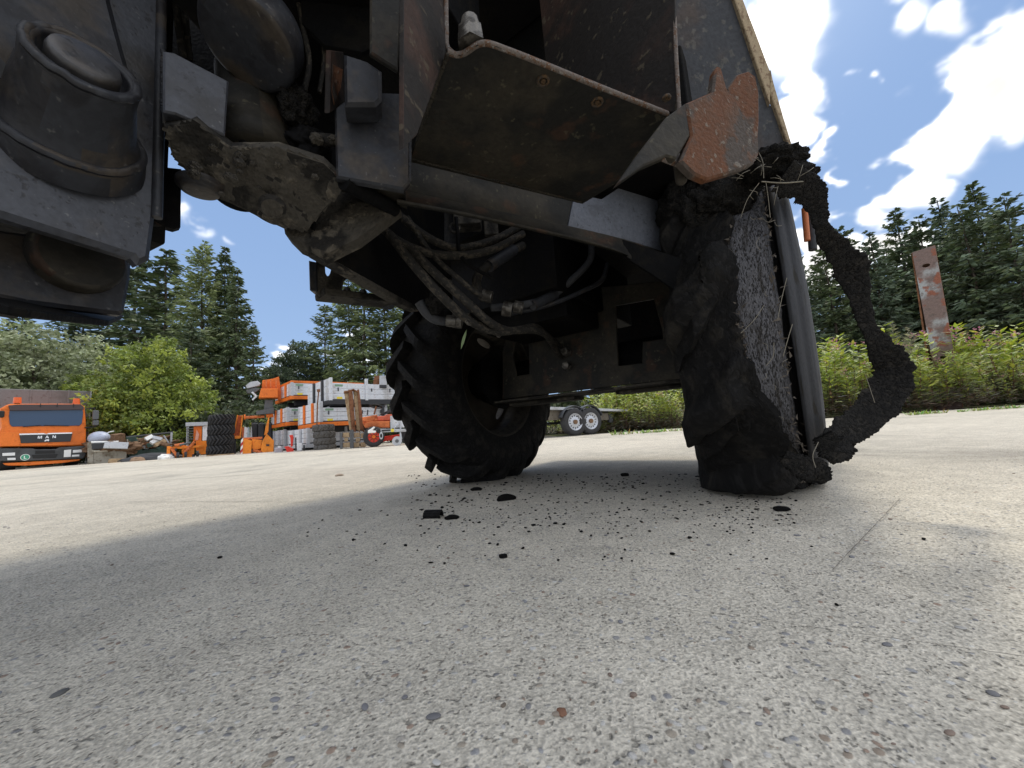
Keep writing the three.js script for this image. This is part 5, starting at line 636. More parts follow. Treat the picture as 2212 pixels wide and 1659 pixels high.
{ const s = face('ride_on_roller', 'orange ride-on machine with red spoked wheel and steering wheel', 'ride-on machine', 808, 11.3);
  part('body', s.S(mapS(B4, [[1140, 990], [1400, 945], [1410, 1050], [1300, 1070], [1150, 1090]]), .8, .1, .03), P.orangeDull, s); part('hood', s.S(mapS(B4, [[1400, 970], [1520, 965], [1560, 940], [1770, 935], [1800, 1020], [1620, 1050], [1405, 1050]]), .8, .08, .03), worn(.6, .12, .06, .5, .3, 1, 561), s); part('lower_body', s.S(mapS(B4, [[1150, 1095], [1300, 1060], [1620, 1055], [1620, 1165], [1300, 1160], [1190, 1170]]), .7, .15, .02), P.orangeDull, s);
  part('seat', s.S(mapS(B4, [[1440, 950], [1560, 905], [1680, 915], [1690, 800], [1630, 830], [1600, 900], [1470, 930]]), .4, -.1, .02), P.dark, s);
  part('steering_wheel', (() => { const [a, b] = s.L(...B4(1380, 790)); const g = new THREE.TorusGeometry(.17, .022, 8, 24); g.rotateX(1.35); g.rotateZ(-.2); g.translate(a, b, -.2); return boxUV(g); })(), P.black, s); part('steering_column', s.B([...B4(1385, 800), -.2], [...B4(1350, 940), -.2], .025), P.rust, s); part('lever', s.B([...B4(1240, 860), -.1], [...B4(1232, 950), -.1], .02), P.dark, s);
  { const [a] = s.L(...B4(1345, 1380)), r = .29; const w = part('wheel', [ringSurf(dense([[-.1, r * .55], [-.12, r * .8], [-.09, r], [.09, r], [.12, r * .8], [.1, r * .55]], 2), 40).rotateY(Math.PI / 2).translate(a, r, .2)], P.tyre, s); part('rim', [cyl(r * .58, r * .58, .12, a, r, .22, Math.PI / 2, 0, 0, 28)], P.red, w); part('wheel_hub', [cyl(r * .16, r * .16, .16, a, r, .24, Math.PI / 2)], P.orange, w); for (let k = 0; k < 8; k++) { const an = k / 8 * 6.283; part('spoke', bar([a, r, .29], [a + Math.cos(an) * r * .5, r + Math.sin(an) * r * .5, .285], .012), P.rust, w); } }
  part('red_chassis', s.S(mapS(B4, [[1500, 1320], [1880, 1270], [1905, 1300], [1870, 1350], [1510, 1410]]), .5, -.1, .02), P.red, s);
  const t = face('boat_trailer', 'silver trailer drawbar with white coupling and jockey wheel', 'trailer', 852, 11.0);
  part('drawbar', t.S(mapS(B4, [[1390, 1190], [2030, 1190], [2030, 1235], [1470, 1250], [1390, 1225]]), .1, .15, .01), P.galv, t); part('coupling', t.S(mapS(B4, [[1240, 1220], [1290, 1190], [1340, 1150], [1365, 1160], [1320, 1215], [1385, 1225], [1375, 1260], [1240, 1265]]), .12, .2, .02), P.whiteFlat, t); part('cover_boot', t.R(...B4(1390, 1185), ...B4(1460, 1260), .2, .14, .03), P.black, t);
  part('marking_plate', t.R(...B4(1480, 1200), ...B4(1630, 1232), .16, .015, .002), P.dark, t); part('reflector', t.R(...B4(1640, 1190), ...B4(1690, 1242), .165, .015, .002), P.yellow, t);
  part('front_frame', [t.R(...B4(1630, 965), ...B4(1660, 1190), .05, .06), t.R(...B4(1630, 960), ...B4(1840, 985), .05, .06), t.R(...B4(1790, 980), ...B4(1815, 1190), .05, .06), t.B([...B4(1690, 1180), .05], [...B4(1790, 1090), .05], .03)], P.galv, t); part('load_panel', t.R(...B4(1655, 985), ...B4(1900, 1170), -.05, .04), P.white, t);
  part('jockey_strut', t.S(mapS(B4, [[1790, 1250], [1815, 1250], [1835, 1360], [1780, 1440], [1760, 1400], [1790, 1350]]), .06, .2, .01), P.galv, t); { const [a, b] = t.L(...B4(1745, 1440)); const w = part('jockey_wheel', cyl(.13, .13, .07, a, .13, .22, Math.PI / 2, 0, 0, 24), P.galv, t); part('wheel_cap', cyl(.05, .05, .09, a, .13, .22, Math.PI / 2), P.grey, w); } part('safety_loop', (() => { const [a, b] = t.L(...B4(1475, 1310)); const g = new THREE.TorusGeometry(.05, .014, 6, 16); g.scale(.8, 1.6, 1); g.translate(a, b, .2); return boxUV(g); })(), P.galv, t);
  part('trailer_tyre', (() => { const [a] = t.L(...B4(1960, 1400)); return cyl(.24, .24, .16, a, .24, -.2, Math.PI / 2, 0, 0, 28); })(), P.tyre, t);
  const c = face('metal_bin', 'rusty brown and grey metal bin raised behind the white beds', 'metal bin', 820, 13.8); part('bin_side', c.S(mapS(B4, [[1355, 275], [1440, 270], [1440, 450], [1320, 445]]), .4, 0, .01), P.rust, c); part('bin_front', c.S(mapS(B4, [[1440, 270], [1570, 268], [1570, 430], [1440, 430]]), .4, .02, .01), P.galv, c); part('bin_base', c.R(...B4(1440, 430), ...B4(1565, 480), .02, .4), P.dark, c); part('bin_post', c.R(...B4(1480, 480), ...B4(1530, 1400), -.1, .2), P.dark, c);
  const w = face('wooden_stake', 'grey wooden stake standing beside the far wheel', 'stake', 857, 13.0); part('stake', w.S(mapS(B4, [[1725, 590], [1750, 575], [1755, 920], [1730, 1100]]), .1, 0, .01), P.wood, w);
}
{ // flatbed trailer beyond the axle
  const t = face('flatbed_trailer', 'low grey flatbed trailer with two silver wheels beyond the axle', 'trailer', 1255, 9.0, .62); const A = (x, y) => [1192.5 + .1406 * x, 812.3 + .1406 * y];
  part('deck', t.S(mapS(A, [[-250, 466], [1170, 512], [1170, 545], [-250, 512]]), 1.9, .0, .008), P.galv, t);
  for (const [x0, y0, x1, y1] of [[-200, 520, 250, 680], [690, 570, 900, 680]]) part('chassis_rail', t.R(...A(x0, y0), ...A(x1, y1), -.12, .06), worn(.16, .14, .11, .7, .5, 1, 571), t);
  part('rear_leg', t.R(...A(880, 580), ...A(935, 715), -.1, .08), P.dark, t); part('axle', t.R(...A(-100, 690), ...A(700, 730), -.7, .1), P.dark, t);
  for (const [x, y, ry] of [[330, 740, 172], [570, 725, 172]]) { const [a] = t.L(...A(x, y)); const r = .315; const w = part('wheel', [ringSurf(dense([[-.09, r * .6], [-.1, r * .8], [-.075, r * .98], [.075, r * .98], [.1, r * .8], [.09, r * .6]], 2), 48).rotateY(-Math.PI / 2).translate(a, r, 0)], P.tyre, t); part('rim', [ringSurf(dense([[.085, r * .64], [.095, r * .6], [.06, r * .5], [.07, r * .3], [.075, .02]], 2), 40).rotateY(-Math.PI / 2).translate(a, r, 0)], flat(.5, .52, .56, .35, { metalness: .4, side: THREE.DoubleSide }), w); part('rim_back', cyl(r * .6, r * .6, .03, a, r, .02, Math.PI / 2, 0, 0, 32), P.dark, w); part('wheel_hub', cyl(.05, .055, .1, a, r, .06, Math.PI / 2), P.brown, w); for (let k = 0; k < 14; k++) { const an = k / 14 * 6.283; part('rim_slot', bx(.018, .032, .004, Math.sin(an) * r * .44, Math.cos(an) * r * .44, 0, 0, 0, -an, 0).translate(a, r, .072), P.black, w); }
    part('mudguard', (() => { const g = new THREE.TorusGeometry(.365, .018, 6, 24, Math.PI * .8); g.scale(1, 1, 5); g.rotateZ(.1 * Math.PI); g.translate(a, r, 0); return boxUV(g); })(), worn(.06, .065, .075, .5, .2, 1, 572), t); }
  // rusty steel girder post
  const z = 10.4, g = face('steel_post', 'tall rusty steel girder post leaning among the weeds at right', 'post', 2062, z); const hole = (x, y) => { const [a, b] = g.L(x, y); return [a, b]; };
  const s = new THREE.Shape(mapS((x, y) => [x, y], [[1971, 546], [2020, 530], [2068, 800], [2080, 880], [2026, 890], [2018, 800]]).map(q => new THREE.Vector2(...g.L(...q)))); for (const [x, y] of [[2001, 574], [2040, 772]]) { const [a, b] = hole(x, y); const p = new THREE.Path(); p.absellipse(a, b, .075, .05, 0, 6.283); s.holes.push(p); }
  const e = new THREE.ExtrudeGeometry(s, { depth: .03, bevelEnabled: true, bevelSize: .006, bevelThickness: .006, bevelOffset: -.006, bevelSegments: 1 }); part('girder_face', boxUV(e), layered(512, [.33, .34, .34], [[[.17, .115, .1], 3, .36, .58, .95, .2], [[.24, .085, .05], 4, .6, .67, .9, .3], [[.13, .1, .09], 16, .58, .7, .6, -.2]], .004, .75, .7, 581), g);
  part('girder_flange', [g.S([[1969, 546], [1973, 545], [2023, 890], [2018, 890]], .3, 0, .004), g.S([[2017, 531], [2021, 530], [2082, 880], [2077, 881]], .3, 0, .004)], P.rust, g); part('girder_back', g.S([[1973, 548], [2018, 533], [2078, 882], [2024, 890]], .02, -.25, .003), P.brown, g);
}
// ---------------------------------------------------------------- trees and plants
const leafMat = (tr = 0, rough = .75) => tr ? new THREE.MeshPhysicalMaterial({ vertexColors: true, roughness: rough, transmission: tr, thickness: 0, side: THREE.DoubleSide }) : new THREE.MeshStandardMaterial({ vertexColors: true, roughness: rough, side: THREE.DoubleSide });
class Leaves { constructor() { this.p = []; this.c = []; }
  blade(a, d, s, L, w, col) { const m = a.clone().addScaledVector(d, L * .45), e = a.clone().addScaledVector(d, L), l = m.clone().addScaledVector(s, w / 2), r = m.clone().addScaledVector(s, -w / 2); for (const v of [a, l, e, a, e, r]) this.p.push(v.x, v.y, v.z); for (let i = 0; i < 6; i++) this.c.push(...col); }
  geo() { const g = new THREE.BufferGeometry(); g.setAttribute('position', new THREE.Float32BufferAttribute(this.p, 3)); g.setAttribute('color', new THREE.Float32BufferAttribute(this.c, 3)); g.computeVertexNormals(); return g; } }
const rv = r => V(r() * 2 - 1, r() * 2 - 1, r() * 2 - 1).normalize();
const barkM = layered(256, [.12, .095, .075], [[[.05, .042, .035], 12, .45, .6, .9, -.5]], .02, .95, 1, 601);
function trunkGeo(H, r0, r1, bend, seed) { const pts = []; for (let i = 0; i <= 10; i++) pts.push(V(bend * Math.sin(i * .7 + seed) * .3, H * i / 10, bend * Math.cos(i * .9 + seed) * .3)); const c = new THREE.CatmullRomCurve3(pts), g = new THREE.TubeGeometry(c, 20, 1, 8); const p = g.attributes.position; for (let i = 0; i < p.count; i++) { const t = clamp(p.getY(i) / H), q = c.getPoint(t), k = mix(r0, r1, Math.pow(t, .8)); p.setXYZ(i, q.x + (p.getX(i) - q.x) * k, q.y + (p.getY(i) - q.y) * k * .2, q.z + (p.getZ(i) - q.z) * k); } g.computeVertexNormals(); return boxUV(g); }
function conifer({ seed, H, R, y0 = .06, levels = 34, nb = 8, tw = 15, cols, droop = .35, gap = .22, tl = .42, twd = .1, bare = 0, shape = .8 }) {
  const r = rng(seed), lv = new Leaves(), wood = [trunkGeo(H, H * .011 + .03, .015, .15, seed)];
  for (let l = 0; l < levels; l++) { const t = l / (levels - 1), y = H * mix(y0, .985, Math.pow(t, .92)); const prof = Math.pow(1 - t, shape) * (t < .12 ? .75 + t * 2 : 1); const n = Math.max(4, Math.round(nb * (1 - .4 * t)));
    for (let b = 0; b < n; b++) { if (r() < gap) continue; const az = (b + r() * .9) / n * 6.283 + l * 1.3, len = (R * prof + .12) * (.55 + .6 * r()), up = mix(-droop, .55, t) + (r() - .5) * .3; const d = V(Math.cos(az), 0, Math.sin(az)), side = V(-d.z, 0, d.x); const o = V(0, y + (r() - .5) * 2.2 * H / levels, 0);
      const at = s => o.clone().addScaledVector(d, len * s).add(V(0, len * (up * s - (1 - t) * .25 * s * s + .18 * s * s * s), 0));
      if (len > .5) { const e = at(.75); wood.push(bar(o, e, .008 + len * .006, 4)); }
      const shade = .75 + .5 * r(), k0 = bare && t < .4 ? .45 : .12; const q = Math.max(4, Math.round(tw * 1.5 * (.35 + len / R)));
      for (let i = 0; i < q; i++) { const s = mix(k0, 1.02, (i + r()) / q), a = at(s), sg = i % 2 ? 1 : -1, tip = 1 - s * .6; const dd = d.clone().multiplyScalar(.55 + .3 * r()).addScaledVector(side, sg * (.45 + .5 * r())).add(V(0, -.55 * (1 - t) - .1 + (r() - .45) * .9, 0)).normalize(); const L = tl * (.35 + .65 * Math.min(1, len / R + .25)) * (.5 + .8 * r()) * (.5 + tip * .6); const c = cols[Math.floor(r() * cols.length)], m = shade * (.75 + .5 * r()); lv.blade(a, dd, rv(r).cross(dd).normalize(), L, twd * (.7 + .6 * r()), [c[0] * m, c[1] * m, c[2] * m]); } } }
  for (let i = 0; i < 30; i++) { const y = H * (.86 + .14 * i / 30), a = r() * 6.28; lv.blade(V(0, y, 0), V(Math.cos(a), .5, Math.sin(a)).normalize(), rv(r), .1 + .25 * (1 - i / 30), .05, cols[0]); }
  return { crown: lv.geo(), trunk: merge(wood) };
}
function broadleaf({ seed, H, lobes, n, leaf, cols, trunkR = .12, multi = 1 }) {
  const r = rng(seed), lv = new Leaves(), wood = []; for (let k = 0; k < multi; k++) { const g = trunkGeo(H * .6, trunkR, trunkR * .3, .4, seed + k); g.rotateZ((r() - .5) * (multi > 1 ? .5 : .1)); g.rotateY(r() * 6); wood.push(g); }
  for (const L of lobes) { const c = V(L[0], L[1], L[2]); wood.push(bar(V(0, H * .18, 0), c, trunkR * .28, 6)); for (let k = 0; k < 5; k++) wood.push(bar(V(0, H * .2, 0).lerp(c, .6), c.clone().add(V(rv(r).x * L[3] * .8, rv(r).y * L[4] * .7, rv(r).z * L[3] * .8)), trunkR * .1, 4)); }
  const vol = lobes.map(L => L[3] * L[3] * L[4]), tot = vol.reduce((a, b) => a + b);
  lobes.forEach((L, li) => { const cl = Math.round(n * vol[li] / tot / 26); for (let k = 0; k < cl; k++) { const d = rv(r), s = Math.pow(r(), .35) * (.72 + .42 * vn3(d.x * 2.2 + 9, d.y * 2.2 + 9, d.z * 2.2 + 9, seed)); const c = V(L[0] + d.x * s * L[3], L[1] + d.y * s * L[4], L[2] + d.z * s * L[3]); const tone = .7 + .6 * r(), cr = .16 + .22 * r(), ci = cols[Math.floor(r() * cols.length)];
      for (let i = 0; i < 26; i++) { const o = rv(r).multiplyScalar(cr * Math.cbrt(r())); o.y *= .7; const dd = rv(r); dd.y -= .2; dd.normalize(); const m = tone * (.75 + .5 * r()); lv.blade(c.clone().add(o), dd, rv(r).cross(dd).normalize(), leaf * (.7 + .6 * r()), leaf * .55 * (.7 + .6 * r()), [ci[0] * m, ci[1] * m, ci[2] * m]); } } });
  return { crown: lv.geo(), trunk: merge(wood) };
}
const kinds = {}; const mats = { needle: leafMat(.22), needleLight: leafMat(.35), leaf: leafMat(.35) };
function tree(name, label, cat, kind, mat, px, z, topPy, group, yaw = 0, wide = 1) { const p = spot(px, z), h = atZ(px, topPy, z).y, K = kinds[kind], s = h / K.H; const t = thing(name, label, cat, p, yaw, group); t.scale.set(s * wide, s, s * wide); part('trunk', K.trunk, barkM, t); part('crown', K.crown, mat, t); return t; }
const dk = [[.08, .12, .045], [.1, .14, .055], [.115, .155, .06], [.14, .17, .07]], bl = [[.105, .15, .09], [.13, .175, .105], [.15, .195, .12]], lr = [[.24, .29, .1], [.27, .32, .12], [.2, .25, .09]];
kinds.spruce1 = { H: 12, ...conifer({ seed: 1, H: 12, R: 2.3, cols: dk, levels: 40, nb: 9, tw: 20, y0: .04, tl: .5, twd: .13 }) };
kinds.spruce2 = { H: 12, ...conifer({ seed: 2, H: 12, R: 2.0, cols: bl, levels: 42, nb: 9, tw: 20, y0: .03, tl: .46, twd: .13 }) };
kinds.spruce3 = { H: 12, ...conifer({ seed: 3, H: 12, R: 2.6, cols: bl.concat(dk), levels: 38, nb: 9, tw: 22, y0: .02, tl: .55, twd: .14, shape: .7 }) };
kinds.tall = { H: 16, ...conifer({ seed: 4, H: 16, R: 2.7, cols: dk, levels: 46, nb: 8, tw: 20, y0: .1, tl: .75, twd: .16, bare: 1, gap: .08 }) };
kinds.larch = { H: 16, ...conifer({ seed: 5, H: 16, R: 3.0, cols: lr, levels: 48, nb: 8, tw: 22, y0: .12, tl: .65, twd: .12, droop: .25, gap: .08, shape: .65 }) };
kinds.airy = { H: 16, ...conifer({ seed: 6, H: 16, R: 2.5, cols: dk.concat(lr), levels: 48, nb: 8, tw: 17, y0: .1, tl: .75, twd: .13, gap: .34, shape: .5 }) };
kinds.willow = { H: 6, ...broadleaf({ seed: 11, H: 6, n: 24000, leaf: .17, cols: [[.3, .34, .18], [.36, .4, .24], [.24, .29, .14]], lobes: [[0, 3.6, 0, 2.3, 2.2], [-1.6, 2.8, .3, 1.7, 1.9], [1.7, 2.6, .2, 1.7, 1.9], [.4, 1.5, .8, 2.6, 1.5], [-.6, 4.9, 0, 1.1, .9]], multi: 3 }) };
kinds.bush = { H: 6, ...broadleaf({ seed: 12, H: 6, n: 24000, leaf: .17, cols: [[.27, .34, .05], [.34, .4, .06], [.2, .27, .05]], lobes: [[0, 3.6, 0, 1.9, 2.1], [-1.1, 2.4, .5, 1.5, 1.7], [1.2, 2.5, .3, 1.6, 1.8], [.2, 1.3, .6, 2.0, 1.4], [.3, 5.0, 0, 1.0, .9]], multi: 4, trunkR: .08 }) };
kinds.round = { H: 9, ...broadleaf({ seed: 13, H: 9, n: 20000, leaf: .22, cols: [[.1, .14, .07], [.13, .17, .08], [.08, .12, .06]], lobes: [[0, 5.6, 0, 2.4, 2.6], [-2, 4.6, .3, 1.7, 1.8], [2, 4.8, .3, 1.8, 2], [.3, 7.6, 0, 1.4, 1.2], [0, 2.5, 0, 2.4, 1.8]] }) };
const T = tree;
T('larch_tree', 'tall light green larch, topmost crown left of the blue gap', 'tree', 'larch', mats.needleLight, 428, 29, 528, null, .4, 1.0);
T('spruce_tree', 'slender dark spruce right behind the tall larch', 'tree', 'tall', mats.needle, 478, 30, 540, null, 1.2, .85);
T('spruce_tree', 'spruce at the edge of the blue gap with bare lower trunk', 'tree', 'tall', mats.needle, 507, 27, 588, null, 2.6, .9);
T('spruce_tree', 'dark dense spruce behind the machine at left', 'tree', 'spruce1', mats.needle, 345, 32, 545, null, 2, 1.5);
T('spruce_tree', 'shadowed spruce between the pale willow and the larch', 'tree', 'spruce3', mats.needle, 280, 34, 560, null, 3, 1.5);
T('spruce_tree', 'low dark spruce beside the tipping gantry', 'tree', 'spruce1', mats.needle, 545, 24, 700, null, 4, 1.0);
T('spruce_tree', 'dark spruce standing behind the yellow green bush', 'tree', 'spruce3', mats.needle, 405, 26, 690, null, 5, 1.2);
T('spruce_tree', 'distant dark spruce above the truck at the frame edge', 'tree', 'spruce1', mats.needle, 20, 30, 668, null, 6, 1.3);
T('spruce_tree', 'dark spruce behind the left side of the pale willow', 'tree', 'spruce3', mats.needle, 160, 33, 650, null, 1, 1.5);
T('willow_tree', 'pale grey green willow above the truck', 'willow', 'willow', mats.leaf, 92, 19, 690, null, .5, 1.12);
T('willow_tree', 'greyish willow crown at the far left behind the truck', 'willow', 'willow', mats.leaf, -60, 20, 700, null, 2.5, 1);
T('bush', 'yellow green bushy tree behind the skips', 'bush', 'bush', mats.leaf, 312, 18, 716, null, 1, 1.0);
T('bush', 'small green bush filling the gap beside the truck mirror', 'bush', 'bush', mats.leaf, 205, 18.5, 800, null, 4, 1.3);
T('broadleaf_tree', 'rounded broadleaf tree at the foot of the blue gap', 'tree', 'round', mats.leaf, 645, 34, 728, null, 0, 1.0);
T('broadleaf_tree', 'smaller broadleaf crown left of the rounded tree', 'tree', 'round', mats.leaf, 600, 30, 778, null, 2, .9);
T('conifer_tree', 'airy tall conifer seen through the foot step', 'tree', 'airy', mats.needle, 760, 30, 555, null, 0, .85);
T('conifer_tree', 'airy conifer with thick trunk left of the far wheel', 'tree', 'airy', mats.needle, 792, 29, 540, null, 2, 1.1);
T('conifer_tree', 'airy conifer just beside the far wheel', 'tree', 'airy', mats.needle, 838, 30, 560, null, 4, 1.1);
T('conifer_tree', 'lower conifer behind the stacked beds', 'tree', 'airy', mats.needle, 705, 33, 660, null, 5, 1.1);
T('conifer_tree', 'tall conifer hidden behind the far wheel', 'tree', 'airy', mats.needle, 900, 31, 560, null, 5.5, 1.1);
// the row along the right edge of the yard
[[1480, 560, 20, 'spruce2', 'spruce behind the shredded wheel'], [1600, 560, 19, 'spruce1', 'spruce hidden in part by the shredded wheel'], [1700, 560, 18.5, 'spruce3', 'dark spruce just left of the wheel rim'], [1772, 545, 18, 'spruce2', 'thin pointed spruce between rim and hanging strip'], [1836, 522, 17.5, 'spruce1', 'spruce behind the hanging tyre strip'], [1880, 492, 18, 'spruce3', 'spruce with twin looking tip right of the strip'], [1945, 500, 17, 'spruce2', 'spruce left of the rusty post'], [2012, 452, 17.5, 'spruce1', 'pointed spruce directly above the rusty post'], [2062, 470, 16.5, 'spruce3', 'spruce just right of the rusty post'], [2116, 425, 17, 'spruce2', 'tall spruce with a bare tip near the right'], [2160, 440, 15, 'spruce3', 'broad blue green spruce near the right edge'], [2200, 394, 15.5, 'spruce1', 'tallest spruce of the right hand row'], [2265, 420, 14, 'spruce3', 'spruce cut by the right frame edge'], [2380, 400, 14, 'spruce2', 'spruce beyond the right frame edge']].forEach(([px, py, z, k, l], i) => T('spruce_tree', l + ', in the row along the yard', 'tree', k, mats.needle, px + 40 * 0, z, py, null, i * 1.7, 1.12));
[[1230, 810, 16, 'dark spruce low behind the flatbed trailer'], [1300, 800, 17, 'second dark spruce behind the flatbed trailer'], [1400, 780, 16, 'dark spruce between trailer and shredded wheel'], [1130, 800, 18, 'dark spruce glimpsed behind the axle beam'], [1010, 760, 22, 'spruce seen through the far wheel']].forEach(([px, py, z, l], i) => T('spruce_tree', l, 'tree', 'spruce1', mats.needle, px, z, py, null, i * 2.1, 1.9));
[[1745, 585, 22], [1815, 560, 23], [1905, 560, 22], [1975, 530, 23], [2040, 520, 22], [2090, 500, 21], [2140, 490, 22], [2230, 470, 20]].forEach(([px, py, z], i) => T('spruce_tree', ['narrow', 'ragged', 'plain', 'thin', 'low', 'dark', 'dense', 'wide'][i] + ' spruce in the second row, ' + ['first', 'second', 'third', 'fourth', 'fifth', 'sixth', 'seventh', 'eighth'][i] + ' from the wheel rim', 'tree', ['tall', 'spruce1', 'airy', 'spruce3', 'tall', 'spruce1', 'spruce3', 'tall'][i], mats.needle, px, z, py, null, i * 2.3, 1.2));
// undergrowth that nobody could count
{ const r = rng(61), lv = new Leaves(), cl = [[.06, .085, .03], [.045, .07, .028], [.075, .095, .035]]; const strip = (x0, z0, x1, z1, hgt, n, cols) => { for (let i = 0; i < n; i++) { const t = r(), x = mix(x0, x1, t), z = mix(z0, z1, t) + (r() - .5) * 2.2, h = hgt * (.5 + .7 * fbm(t * 18, z0, 3, 7)), y = h * Math.pow(r(), .8), c = cols[Math.floor(r() * cols.length)], m = .6 + .7 * r(), d = rv(r); lv.blade(V(x, y, z), d, rv(r).cross(d).normalize(), .16 + .22 * r(), .1 + .06 * r(), c.map(q => q * m)); } };
  strip(-34, -17, -14, -19, 2.6, 9000, cl); strip(-18, -19, -2, -18, 2.4, 12000, cl); strip(-4, -15, 5, -13, 1.5, 6000, cl); strip(4, -14.5, 30, -13, 2.4, 16000, dk.concat(cl)); strip(10, -21, 40, -17, 7, 9000, dk); strip(-50, -30, 0, -32, 5, 9000, dk);
  const m = part('undergrowth', lv.geo(), leafMat(.2), scene); tag(m, 'dark undergrowth of scrub below the trees around the yard', 'undergrowth', null, 'stuff'); }
// balsam and other tall weeds along the edge
function weed(seed, H, flower, cols, nL) { const r = rng(seed), lv = new Leaves(); const top = V((r() - .5) * .25, H, (r() - .5) * .25); lv.blade(V(0, 0, 0), top.clone().normalize(), V(1, 0, 0), H, .02, [.2, .1, .06]); lv.blade(V(0, 0, 0), top.clone().normalize(), V(0, 0, 1), H, .02, [.2, .1, .06]);
  for (let i = 0; i < nL; i++) { const t = Math.pow((i + r()) / nL, .8), a = r() * 6.28, o = top.clone().multiplyScalar(.12 + .88 * t), d = V(Math.cos(a), .55 - .5 * r(), Math.sin(a)).normalize(), L = (.27 - .1 * t) * (.7 + .6 * r()), off = V(Math.cos(a), .3, Math.sin(a)).multiplyScalar((1 - t) * .28 * r()); const base = t < .2 + .25 * r() ? [[.16, .11, .04], [.22, .13, .07], [.12, .12, .04]][Math.floor(r() * 3)] : cols[Math.floor(r() * cols.length)], m = .75 + .5 * r(); lv.blade(o.add(off), d, V(-Math.sin(a), .4 * (r() - .5), Math.cos(a)).normalize(), L, L * .32, base.map(q => q * m)); }
  if (flower) for (let i = 0; i < 12; i++) { const o = top.clone().add(rv(r).multiplyScalar(.07)).add(V(0, -.02, 0)), d = rv(r); lv.blade(o, d, rv(r).cross(d).normalize(), .045, .04, [.6 + .1 * r(), .2 + .12 * r(), .4]); } return lv.geo(); }
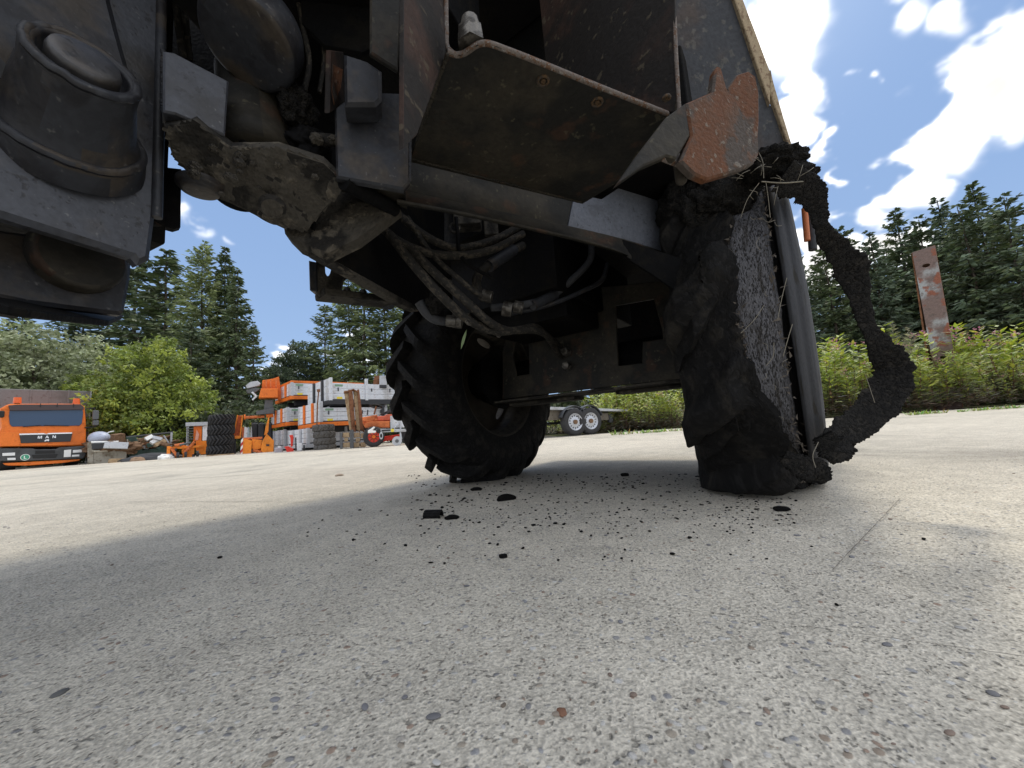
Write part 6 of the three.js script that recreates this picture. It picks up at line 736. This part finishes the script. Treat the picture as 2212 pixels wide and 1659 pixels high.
{ const yg = [[.42, .52, .05], [.52, .58, .06], [.34, .46, .06], [.56, .55, .09]], gr = [[.18, .26, .06], [.22, .3, .07]]; const wm = leafMat(.55, .8); const vars = [weed(1, 1.6, true, yg, 60), weed(2, 1.35, false, yg, 58), weed(3, 1.75, false, yg, 66), weed(4, .9, false, gr.concat(yg), 50), weed(5, 1.5, false, yg.concat(gr), 62)]; const r = rng(71), N = vars.map(() => []);
  const put = (x, z, s) => { const q = fbm(x * 1.1 + 40, z * 1.1 + 60, 3, 87); if (q < .38 && r() < .75) return; N[Math.floor(r() * 5)].push([x, z, s * (.45 + 1.05 * q)]); };
  for (let i = 0; i < 560; i++) { const t = r(), x = mix(3.6, 18, t), z = -9.7 - Math.pow(r(), 1.6) * 2.8 + .0 * x; put(x, z, (.5 + .55 * r()) * (z > -10.0 ? .75 : 1)); }
  for (let i = 0; i < 260; i++) { const x = mix(1.7, 4.2, r()), z = -9.6 - Math.pow(r(), 1.5) * 2.6; put(x, z, (.55 + .35 * r()) * (z > -10 ? .6 : 1) * ss(1.5, 2.8, x) + .1); }
  for (let i = 0; i < 90; i++) put(mix(.2, 1.9, r()), -10.6 - r() * 1.6, .3 + .2 * r());
  for (let i = 0; i < 70; i++) { const p = spot(mix(1780, 2240, r()), 10 + 1.6 * r()); N[[0, 0, 2, 4][Math.floor(r() * 4)]].push([p.x, p.z, .95 + .45 * r()]); }
  for (let i = 0; i < 40; i++) { const p = spot(mix(1960, 2130, r()), 9.7 + .5 * r()); put(p.x, p.z, .55 + .25 * r()); }
  for (let i = 0; i < 160; i++) { const px = mix(480, 860, r()), p = spot(px, 17 + r() * 2); put(p.x, p.z, .6 + .4 * r()); }
  vars.forEach((g, k) => { const im = new THREE.InstancedMesh(g, wm, N[k].length), m = new THREE.Matrix4(), q = new THREE.Quaternion(); N[k].forEach(([x, z, s], i) => { q.setFromEuler(new THREE.Euler((r() - .5) * .3, r() * 6.28, (r() - .5) * .3)); m.compose(V(x, -.02, z), q, V(s, s, s)); im.setMatrixAt(i, m); }); im.name = ['pink_flowering_weeds', 'yellow_green_weeds', 'tall_pink_weeds', 'low_green_weeds', 'mixed_weeds'][k]; shadow(im); scene.add(im); tag(im, ['pink flowering balsam weeds along the yard edge', 'yellow green leafy weeds along the yard edge', 'taller pink balsam weeds behind the front row', 'low green weeds at the foot of the weed belt', 'mixed leafy weeds between the balsam'][k], 'weeds', null, 'stuff'); });
  // seed plumes standing above the rest
  for (const [px, topPy, z, l] of [[1962, 690, 9.9, 'tall feathery seed plume left of the rusty post'], [1994, 702, 9.8, 'feathery seed plume close beside the rusty post'], [1935, 735, 9.7, 'shorter feathery plume behind the hanging strip']]) { const lv = new Leaves(), p = spot(px, z), h = atZ(px, topPy, z).y; lv.blade(V(0, 0, 0), V(0, 1, 0), V(1, 0, 0), h, .02, [.16, .14, .07]); for (let i = 0; i < 90; i++) { const t = r(), y = h * (.66 + .34 * t), a = r() * 6.28, L = .26 * (1 - t) + .04; lv.blade(V(0, y, 0), V(Math.cos(a), .5, Math.sin(a)).normalize(), rv(r), L, .025, [.26, .25, .15]); } for (let i = 0; i < 40; i++) { const t = r() * .66, a = r() * 6.28; lv.blade(V(0, h * t, 0), V(Math.cos(a), .3, Math.sin(a)).normalize(), V(-Math.sin(a), 0, Math.cos(a)), .16, .035, yg[i % 3]); } const o = part('seed_plume', lv.geo(), wm, scene); o.name = numbered('seed_plume'); o.position.copy(p); tag(o, l, 'plant'); }
  // tufts rooted in the slab joint
  const tuft = seed => { const q = rng(seed), lv = new Leaves(); for (let i = 0; i < 46; i++) { const a = q() * 6.28, o = V((q() - .5) * .36, 0, (q() - .5) * .07), d = V(Math.cos(a), .35 + .8 * q(), Math.sin(a) * .6).normalize(); lv.blade(o, d, V(-Math.sin(a), 0, Math.cos(a)), .05 + .08 * q(), .028, gr[i % 2].map(k => k * (.9 + 1.1 * q()))); } return lv.geo(); }; const tg = [tuft(1), tuft(2), tuft(3)];
  [[1345, 'small'], [1398, 'flat'], [1425, 'leafy'], [1462, 'low'], [1905, 'spreading'], [1985, 'long'], [2025, 'bushy'], [2080, 'flat'], [2120, 'dense'], [2160, 'low'], [2195, 'leafy']].forEach(([px, w], i) => { const z = 7.42; const p = spot(px, z); p.y = .002; const m = shadow(new THREE.Mesh(tg[i % 3], wm)); m.name = numbered('weed_tuft'); m.position.copy(p); m.scale.setScalar(.7 + .5 * r()); m.rotation.y = (r() - .5) * .5; scene.add(m); tag(m, ['first', 'second', 'third', 'fourth', 'first', 'second', 'third', 'fourth', 'fifth', 'sixth', 'seventh'][i] + ' ' + w + ' weed tuft from the left, ' + (px > 1700 ? 'right' : 'left') + ' of the shredded wheel', 'weed', 'weed tufts in the slab joint'); });
}
renderer.render(scene, camera);
